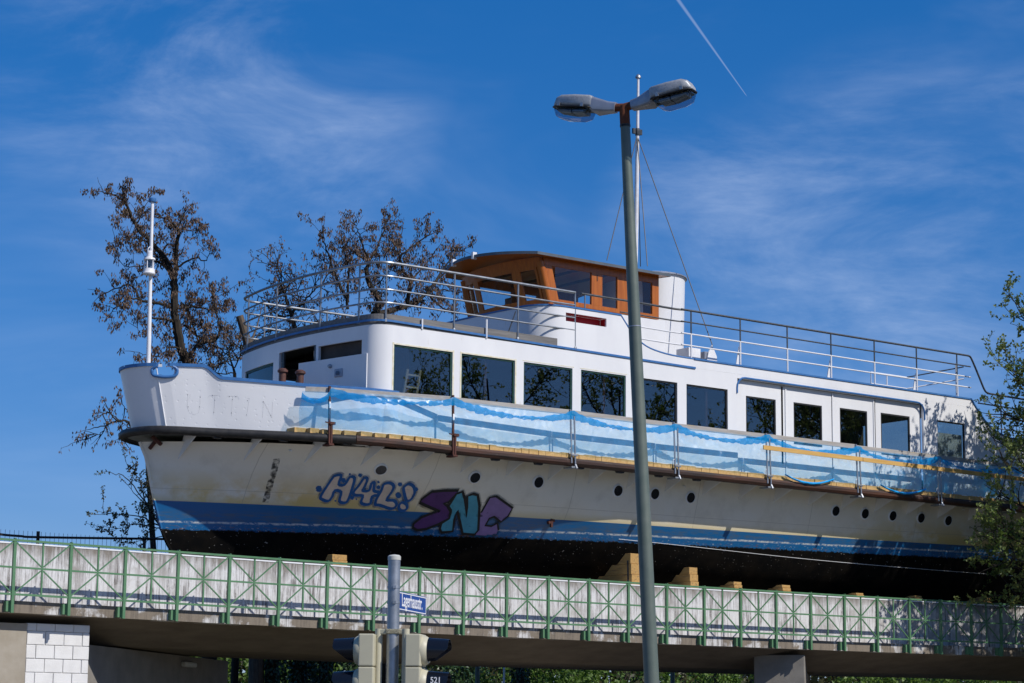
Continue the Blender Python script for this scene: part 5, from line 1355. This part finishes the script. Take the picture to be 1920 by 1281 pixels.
# ------------------------------------------------------------------ trees
class Tree:
    def __init__(s, seed): s.r = random.Random(seed); s.w = MB(); s.lv = []; s.lf = []
    def limb(s, pts, r0, r1, n=6):
        m_ = len(pts); s.w.tube(pts, [r0+(r1-r0)*i/(m_-1) for i in range(m_)], n, caps=False)
    def leaf(s, p, d, L, W):
        """folded leaf or pod: two quads meeting at the midrib"""
        d = d.normalized(); a = d.orthogonal().normalized(); a = Matrix.Rotation(s.r.uniform(0, 6.28), 3, d) @ a; n_ = d.cross(a)
        o = len(s.lv); t = p+d*L
        s.lv += [p, p+d*(L*.45)+a*(W/2)+n_*(W*.15), t, p+d*(L*.45)-a*(W/2)+n_*(W*.15)]
        s.lf += [(o, o+1, o+2), (o, o+2, o+3)]
    def rv(s, up_=0.):
        while True:
            v = Vector((s.r.uniform(-1,1), s.r.uniform(-1,1), s.r.uniform(-1,1)))
            if .05 < v.length < 1: v.normalize(); v.z += up_; return v.normalized()
    def twig(s, p, d, L, r_, depth, leaf, dens):
        """wandering branchlet with children; leaf(self, point, dir) is called along the last orders"""
        pts = [p]; n_ = max(3, int(L/.22)); q = p.copy(); v = d.normalized()
        for i in range(n_):
            v = (v+s.rv(.10)*.33).normalized(); q = q+v*(L/n_); pts.append(q.copy())
        s.limb(pts, r_, max(.005, r_*.35), 5 if depth > 1 else 3)
        for i in range(1, n_+1):
            if depth > 0 and s.r.random() < dens:
                dd_ = (v*.6+s.rv(.15)).normalized(); s.twig(pts[i], dd_, L*s.r.uniform(.35,.6), max(.006, r_*.5), depth-1, leaf, dens)
            if depth <= 1: leaf(s, pts[i], v)
    def build(s, name, label, base, wm, lm, group=None):
        e = empty(name, base, label, 'tree', group)
        s.w.build('trunk', wm, e, fix=False)
        me = bpy.data.meshes.new('crown'); me.from_pydata([tuple(v) for v in s.lv], [], s.lf); me.materials.append(MATS[lm]); o = link('crown', me, e)
        return e
def pods(k, big=.16):
    def f(s, p, d):
        for _ in range(k):
            if s.r.random() < .75:
                q = p+s.rv()*.09; s.leaf(q, Vector((s.r.uniform(-.5,.5), s.r.uniform(-.5,.5), -1)), s.r.uniform(.6,1.1)*big, big*.36)
    return f
def buds(k, sz=.06):
    def f(s, p, d):
        for _ in range(k): s.leaf(p+s.rv()*.04, s.rv(.4), sz*s.r.uniform(.6,1.3), sz*.7)
    return f
def traced_tree(seed, Yd, limbs, name, label, leaf, base_px, wm='bark', lm='pod', twl=1.25, dens=.5, depth=2, step=.42, group=None, tw=.022, px2m=None, trunk_r=.3):
    t = Tree(seed); first = None
    for li, (pxs, r0, r1, yo) in enumerate(limbs):
        Y = Yd; P_ = []
        for k, (x, y) in enumerate(pxs): P_.append(atY(x, y, Yd+yo*k/max(1, len(pxs)-1)*1.0))
        if first is None: first = P_[0]
        S_p = spline(P_, 4)
        for q in S_p[1:-1]: q += t.rv()*.03
        t.limb(S_p, r0*.82, r1*.8, 8)
        tot = 0
        for a, c in zip(S_p, S_p[1:]):
            tot += (c-a).length
            frac = tot
            if li == 0 and c.z < 12.2: continue
            if t.r.random() < min(1, (c-a).length/step):
                d = (c-a).normalized(); dd_ = (t.rv(.12)+d*.35).normalized()
                t.twig(c, dd_, twl*t.r.uniform(.55,1.25), tw, depth, leaf, dens)
        d = (S_p[-1]-S_p[-2]).normalized(); t.twig(S_p[-1], d, twl*.7, max(.012, r1*.8), depth, leaf, dens)
    b0 = atY(base_px, 1200, Yd); bp = Vector((b0.x, Yd, 0)); mid = (bp+first)/2+Vector((.2,0,0))
    tr = spline([bp, mid, first], 5); t.limb(tr, trunk_r*1.35, limbs[0][1], 10)
    return t.build(name, label, bp, wm, lm, group)
traced_tree(3, 67.0, [
  ([(372,705),(355,685),(340,657),(331,612),(327,590),(327,557),(326,525),(321,510)], .22, .15, 0),
  ([(321,510),(310,485),(290,460),(260,430),(247,405),(235,380),(212,365),(192,360)], .13, .02, 1.2),
  ([(326,520),(329,505),(330,470),(335,440),(327,422),(310,410),(292,407)], .12, .02, -1.0),
  ([(335,440),(338,415),(345,400),(352,388)], .05, .015, .8), ([(247,405),(232,372),(230,352)], .04, .012, -.6), ([(258,418),(268,395),(280,372)], .03, .01, .5),
  ([(329,505),(350,490),(370,484),(385,490),(394,472)], .05, .015, -1.2),
  ([(310,485),(295,490),(278,496),(243,501),(225,490)], .04, .012, .6),
  ([(290,462),(265,450),(235,445),(215,455)], .045, .012, -1.2),
  ([(325,577),(290,568),(262,562),(252,542),(237,535),(215,542),(190,553)], .07, .018, 1.0),
  ([(262,562),(240,560),(218,575),(205,590)], .04, .012, -.6), 
  ([(330,605),(315,599),(290,596),(270,595),(257,602),(258,615)], .06, .015, -1.0),
  ([(330,580),(347,576),(375,577),(402,580),(418,572)], .06, .015, 1.2), ([(375,577),(388,565),(402,562),(430,545)], .03, .01, .5),
  ([(347,676),(360,660),(372,645),(405,637),(412,615),(407,590),(401,557)], .09, .02, -.8),
  ([(372,645),(362,610),(352,580),(360,560)], .04, .012, .9), ([(340,657),(320,650),(300,668),(284,667),(252,660)], .045, .01, -1.0), ([(340,430),(362,432),(382,432)], .03, .01, .8), ([(345,610),(385,640),(425,655),(440,640)], .05, .012, 1.2), ([(355,690),(385,690),(420,680),(450,660)], .06, .014, .8)],
  'robinia_tree', 'gnarled bare tree hung with dark seed pods behind the bow flagstaff', pods(3, .14), 400, trunk_r=.2, twl=.6, dens=.62, step=.15, tw=.011)
traced_tree(8, 66.0, [
  ([(705,600),(710,565),(697,540),(687,510),(692,490),(675,480),(655,465)], .17, .03, 0),
  ([(700,590),(722,587),(755,575),(782,566),(800,550),(815,530),(835,510)], .16, .03, 1.5),
  ([(765,572),(768,540),(770,527),(760,515),(750,485),(765,470),(790,450),(805,440)], .10, .02, -1.2),
  ([(692,492),(705,470),(715,445),(722,425),(728,412)], .06, .015, 1.0), ([(692,492),(680,460),(672,435),(665,420)], .05, .015, -.8), ([(750,485),(745,460),(755,430)], .05, .015, .6),
  ([(652,567),(640,540),(625,505),(612,467),(606,442)], .08, .02, .8), 
  ([(652,580),(652,535),(655,505),(648,480),(640,455)], .07, .015, -1.0), ([(782,566),(812,545),(840,545),(865,548)], .06, .015, .8), ([(800,550),(825,575),(850,590),(868,610)], .05, .012, -.8), ([(815,530),(835,500),(855,480),(872,466)], .05, .012, 1.0), ([(770,527),(795,500),(815,475)], .045, .012, .8), ([(697,540),(720,520),(735,500)], .04, .012, -.6)],
  'robinia_tree', 'broad bare tree full of brown pods behind the ship forward of the wheelhouse', pods(3, .14), 720, twl=.76, dens=.63, step=.13, trunk_r=.22, tw=.011)
traced_tree(15, 68.5, [
  ([(560,640),(548,600),(540,570),(530,545),(522,530)], .12, .02, 0), ([(548,605),(520,590),(500,570),(485,555)], .06, .015, 1.2), ([(545,590),(570,565),(590,545),(605,530)], .06, .015, -1.0), ([(530,545),(527,520),(522,500)], .03, .008, .5), ([(560,630),(590,615),(620,605)], .06, .014, .8), ([(556,622),(520,620),(490,625),(475,640)], .06, .014, -.8), ([(560,572),(556,540),(552,515)], .03, .008, .6)],
  'budding_tree', 'fine twigged bare tree with small buds behind the curved bow railing', lambda s, p, d: (pods(1, .15)(s, p, d), buds(1, .07)(s, p, d)), 560, twl=1.0, dens=.6, step=.14, trunk_r=.2)
traced_tree(19, 68.0, [
  ([(440,700),(435,680),(428,660)], .06, .02, 0), ([(438,690),(420,675),(405,668)], .03, .01, .8), ([(440,690),(452,660),(448,640)], .03, .01, -.8), ([(440,700),(410,700),(385,695)], .03, .01, .6)],
  'budding_tree', 'low twiggy budding tree between the flagstaff tree and the deckhouse front', buds(2, .055), 440, lm='bud_leaf', twl=1.3, dens=.6, step=.18, trunk_r=.12)
# stub of a cut trunk by the deckhouse
q0, q1 = atY(474, 690, 66.5), atY(449, 592, 66.5); bp = Vector((q0.x+.6, 66.5, 0))
e = empty('cut_trunk', bp, 'thick sawn off tree trunk leaning beside the deckhouse front', 'tree'); b = MB(); b.tube([bp, (bp+q0)/2+Vector((.1,0,0)), q0, q0.lerp(q1,.5)+Vector((.05,0,0)), q1], [.3,.24,.17,.15,.13], 10); b.build('trunk', 'bark_grey', e)
b = MB(); b.tube([q0.lerp(q1,.35), q0.lerp(q1,.35)+Vector((.5,.3,.9)), q0.lerp(q1,.35)+Vector((.8,.4,1.9))], [.05,.03,.01], 6); b.build('shoot', 'bark_grey', e)
traced_tree(23, 61.5, [
  ([(318,1020),(305,1000),(298,985),(285,960),(265,930),(235,895),(212,888)], .05, .012, 0), ([(298,985),(270,972),(230,965),(185,965)], .03, .008, .5), ([(300,990),(275,985),(245,985),(215,995)], .025, .008, -.5), ([(285,960),(262,935),(240,910)], .03, .008, -.4), ([(272,940),(262,905),(250,880),(236,866)], .025, .008, .5), ([(308,1005),(280,1012),(240,1018)], .02, .006, .4), ([(296,980),(290,945),(285,915)], .02, .006, .3)],
  'budding_shrub', 'slender shrub with tiny green buds fanning out below the bow', buds(4, .085), 330, lm='bud_leaf', twl=.6, dens=.55, depth=1, step=.2, tw=.012, trunk_r=.06)
traced_tree(29, 64.5, [([(275,835),(250,802),(235,790),(215,792),(190,800),(165,806)], .07, .012, 0), ([(250,802),(238,770),(228,755)], .03, .01, .4), ([(222,790),(205,775),(190,778)], .03, .01, -.4), ([(200,797),(190,812),(176,815)], .02, .008, .4), ([(240,795),(235,810),(225,822)], .02, .008, .3)],
  'robinia_tree', 'drooping pod laden branch of a slim tree left of the bow stem', pods(2), 300, twl=.75, dens=.5, depth=1, step=.16, trunk_r=.12)

# leafy trees: grown, not traced
def leafy(seed, base, H, rad, zc, rz_, name, label, nl=16, leafk=3, sz=.085, lm='spring_leaf', group=None, dens=.5, depth=2, tl=2.2, r0=.28, sub=5, extra=()):
    t = Tree(seed); B = Vector(base)
    tr = [B+Vector((t.r.uniform(-.25,.25)*k/4, t.r.uniform(-.25,.25)*k/4, H*.9*k/7)) for k in range(8)]; S_t = spline(tr, 3); t.limb(S_t, r0, .04, 9)
    for i in range(nl+len(extra)):
        f = .16+.78*i/nl if i < nl else max(.1, (extra[i-nl][1]-2.2)/(H*.9)); k = min(len(S_t)-1, int(f*len(S_t))); p = S_t[k]
        az = i*2.4+t.r.uniform(-.3,.3); zt_ = p.z+rz_*t.r.uniform(.1,.55)
        hh = max(.15, 1-((zt_-zc)/rz_)**2) ; rr = rad*math.sqrt(hh)*t.r.uniform(.6,1.0)
        if i >= nl: az, zt_, rr = extra[i-nl]
        q = B+Vector((math.cos(az)*rr, math.sin(az)*rr, zt_)); mid = p.lerp(q, .5)+Vector((0,0,-.05*rr))+t.rv()*.3
        S_l = spline([p, mid, q], 5); t.limb(S_l, .03+.05*(1-f)+.02, .02, 6)
        for j, s_ in enumerate(S_l[2:]):
            for _ in range(sub if j > 2 else max(1, sub-2)):
                d = (t.rv(.35)+(q-p).normalized()*.4).normalized()
                t.twig(s_, d, tl*t.r.uniform(.5,1.1), .022, depth, buds(leafk, sz), dens)
    return t, B
t, B = leafy(41, (64.3, 45.8, 0), 18.6, 8.0, 10.3, 9.4, '', '', nl=42, leafk=4, sz=.12, dens=.44, tl=1.5, sub=5, extra=[(R(a), z, r) for a, z, r in ((152,6.2,6.6),(160,7.5,7.2),(148,8.6,6.9),(156,9.6,7.4),(164,10.4,7.6),(150,11.3,6.8),(158,12.2,7.2),(168,13.0,7.4),(153,13.8,6.2),(160,14.6,6.0))])
t.build('leafy_tree', 'leafy spring tree overhanging the stern end and shading the hull', B, 'bark', 'spring_leaf')
# trees across the street (they show as reflections in the saloon windows)
t, B = leafy(52, (0, 0, 0), 20.5, 4.6, 12.5, 8.5, '', '', nl=18, leafk=2, sz=.17, dens=.36, tl=1.9, sub=3)
GRF = 'street trees reflected in the saloon windows'
spots = [((61.0,23,0),.96,0.),((70.5,20,0),1.0,2.1),((75.5,24,0),.87,4.0),((82.0,20,0),1.02,1.2),((90.0,21,0),1.08,5.0),((98.0,22,0),1.1,3.0),((55.0,24,0),.86,2.8)]
proto = t.build('street_tree', 'budding street tree across the road mirrored in the saloon windows', (0,0,0), 'bark', 'spring_leaf', GRF)
kids = list(proto.children)
for i, (p, s_, a) in enumerate(spots):
    if i == 0: o = proto
    else:
        o = proto.copy(); COL.objects.link(o)
        for c in kids: cc = c.copy(); COL.objects.link(cc); cc.parent = o
    o['label'] = 'budding street tree across the road, mirrored in '+['the second saloon window','the third saloon window','the fourth saloon window','the sixth saloon window','the first recessed window','the last recessed window','the first saloon window'][i]
    o.location = p; o.scale = (s_,)*3; o.rotation_euler = (0, 0, a)
# shrubs and ivy clad trunks seen under the bridge
def bush(seed, c, rx, ry, h, n_, sz, lm, name, label, group=None, stems=7):
    t = Tree(seed); B = Vector(c)
    for k in range(stems):
        a = t.r.uniform(0, 6.28); q = B+Vector((math.cos(a)*rx*.6, math.sin(a)*ry*.6, h*t.r.uniform(.6,.9))); t.limb(spline([B+Vector((math.cos(a)*.3, math.sin(a)*.3, 0)), B.lerp(q,.5)+t.rv()*.3, q], 4), .07, .015, 6)
    cl_ = [(B+Vector((t.r.uniform(-1,1)*rx*.8, t.r.uniform(-1,1)*ry*.8, h*t.r.uniform(.15,.9))), t.r.uniform(.4,1.0)) for _ in range(60)]
    for _ in range(n_):
        cc, r_ = t.r.choice(cl_); p = cc+t.rv()*r_*t.r.uniform(.3,1); t.leaf(p, t.rv(-.2), sz*t.r.uniform(.6,1.2), sz*.75)
    e = empty(name, B, label, 'bush', group); t.w.build('stem', 'bark', e, fix=False)
    me = bpy.data.meshes.new('foliage'); me.from_pydata([tuple(v) for v in t.lv], [], t.lf); me.materials.append(MATS[lm]); link('foliage', me, e); return e
GB = 'shrubs growing beyond the bridge'
xa = [(470,'pale green shrub by the dark abutment edge beyond the bridge'),(650,'dark shrub behind the signal head seen beneath the slab'),(860,'dark ivy covered shrub beside the thick grey column'),(1010,'bright green shrub between the ivy trunks and the lamp post'),(1130,'bright green shrub just left of the street lamp post'),(1330,'bright green shrub right of the street lamp post'),(1660,'pale green shrub to the right of the pier'),(1800,'sunlit shrub well right of the pier'),(1960,'shrub beyond the bridge at the stern end')]
for i, (px, lab) in enumerate(xa):
    q = atY(px, 1260, 76+ (i % 3)*2.5); bush(60+i, (q.x, q.y, 0), 3.6, 2.2, 6.3 if i else 5.0, 5200, .22, 'ivy_leaf' if i in (1,2) else 'bush_leaf', 'shrub', lab, GB)
def ivy(seed, px, Y, r_, lab, lm='ivy_leaf', n_=2200):
    q = atY(px, 1260, Y); t = Tree(seed); B = Vector((q.x, q.y, 0)); t.limb([B, B+Vector((.05,0,3)), B+Vector((0,.1,6.5))], r_*.7, r_*.45, 10)
    for _ in range(n_):
        z = t.r.uniform(.2,6.4); a = t.r.uniform(0,6.28); rr = r_*t.r.uniform(.75,1.25); t.leaf(B+Vector((math.cos(a)*rr, math.sin(a)*rr, z)), Vector((math.cos(a)*.5, math.sin(a)*.5, -.8)), .13, .12)
    e = empty('ivy_trunk', B, lab, 'tree', 'ivy clad trunks beyond the bridge'); t.w.build('trunk', 'bark', e, fix=False)
    me = bpy.data.meshes.new('ivy'); me.from_pydata([tuple(v) for v in t.lv], [], t.lf); me.materials.append(MATS[lm]); link('ivy', me, e)
ivy(90, 508, 66.5, .42, 'thick ivy clad trunk beyond the bridge nearest the abutment')
ivy(91, 565, 68.5, .36, 'dark ivy clad trunk, second from the abutment beyond the bridge')
ivy(92, 605, 67.5, .30, 'ivy clad trunk just left of the visors of the signal')
ivy(93, 975, 69, .30, 'ivy clad trunk between the thin white column and the lamp post', n_=1200)

# far wood closing the view under the bridge: one dense mass of foliage
nr = np.random.default_rng(4); n_ = 42000
cx = nr.uniform(40, 140, n_); hgt = 7.2+1.4*np.sin(cx*.35)+.9*np.sin(cx*.9+1)
P_ = np.stack([cx, 97+nr.normal(0, 2.2, n_), nr.uniform(.1, 1, n_)**.8*hgt], 1)
A_ = nr.normal(size=(n_, 3)); A_ /= np.linalg.norm(A_, axis=1)[:, None]; B_ = np.cross(A_, nr.normal(size=(n_, 3))); B_ /= np.linalg.norm(B_, axis=1)[:, None]
sz = nr.uniform(.16, .36, n_)[:, None]
V_ = np.stack([P_-A_*sz, P_+B_*sz*.6, P_+A_*sz, P_-B_*sz*.6], 1).reshape(-1, 3)
me = bpy.data.meshes.new('far_wood'); me.vertices.add(len(V_)); me.vertices.foreach_set('co', V_.ravel()); me.loops.add(4*n_); me.loops.foreach_set('vertex_index', np.arange(4*n_, dtype=np.int32))
me.polygons.add(n_); me.polygons.foreach_set('loop_start', np.arange(0, 4*n_, 4, dtype=np.int32)); me.polygons.foreach_set('loop_total', np.full(n_, 4, dtype=np.int32)); me.update(); me.validate()
me.materials.append(MATS['wood_leaf']); o = link('far_wood', me); tag(o, 'dense far belt of green and brown thicket beyond the bridge', 'wood', kind='stuff')
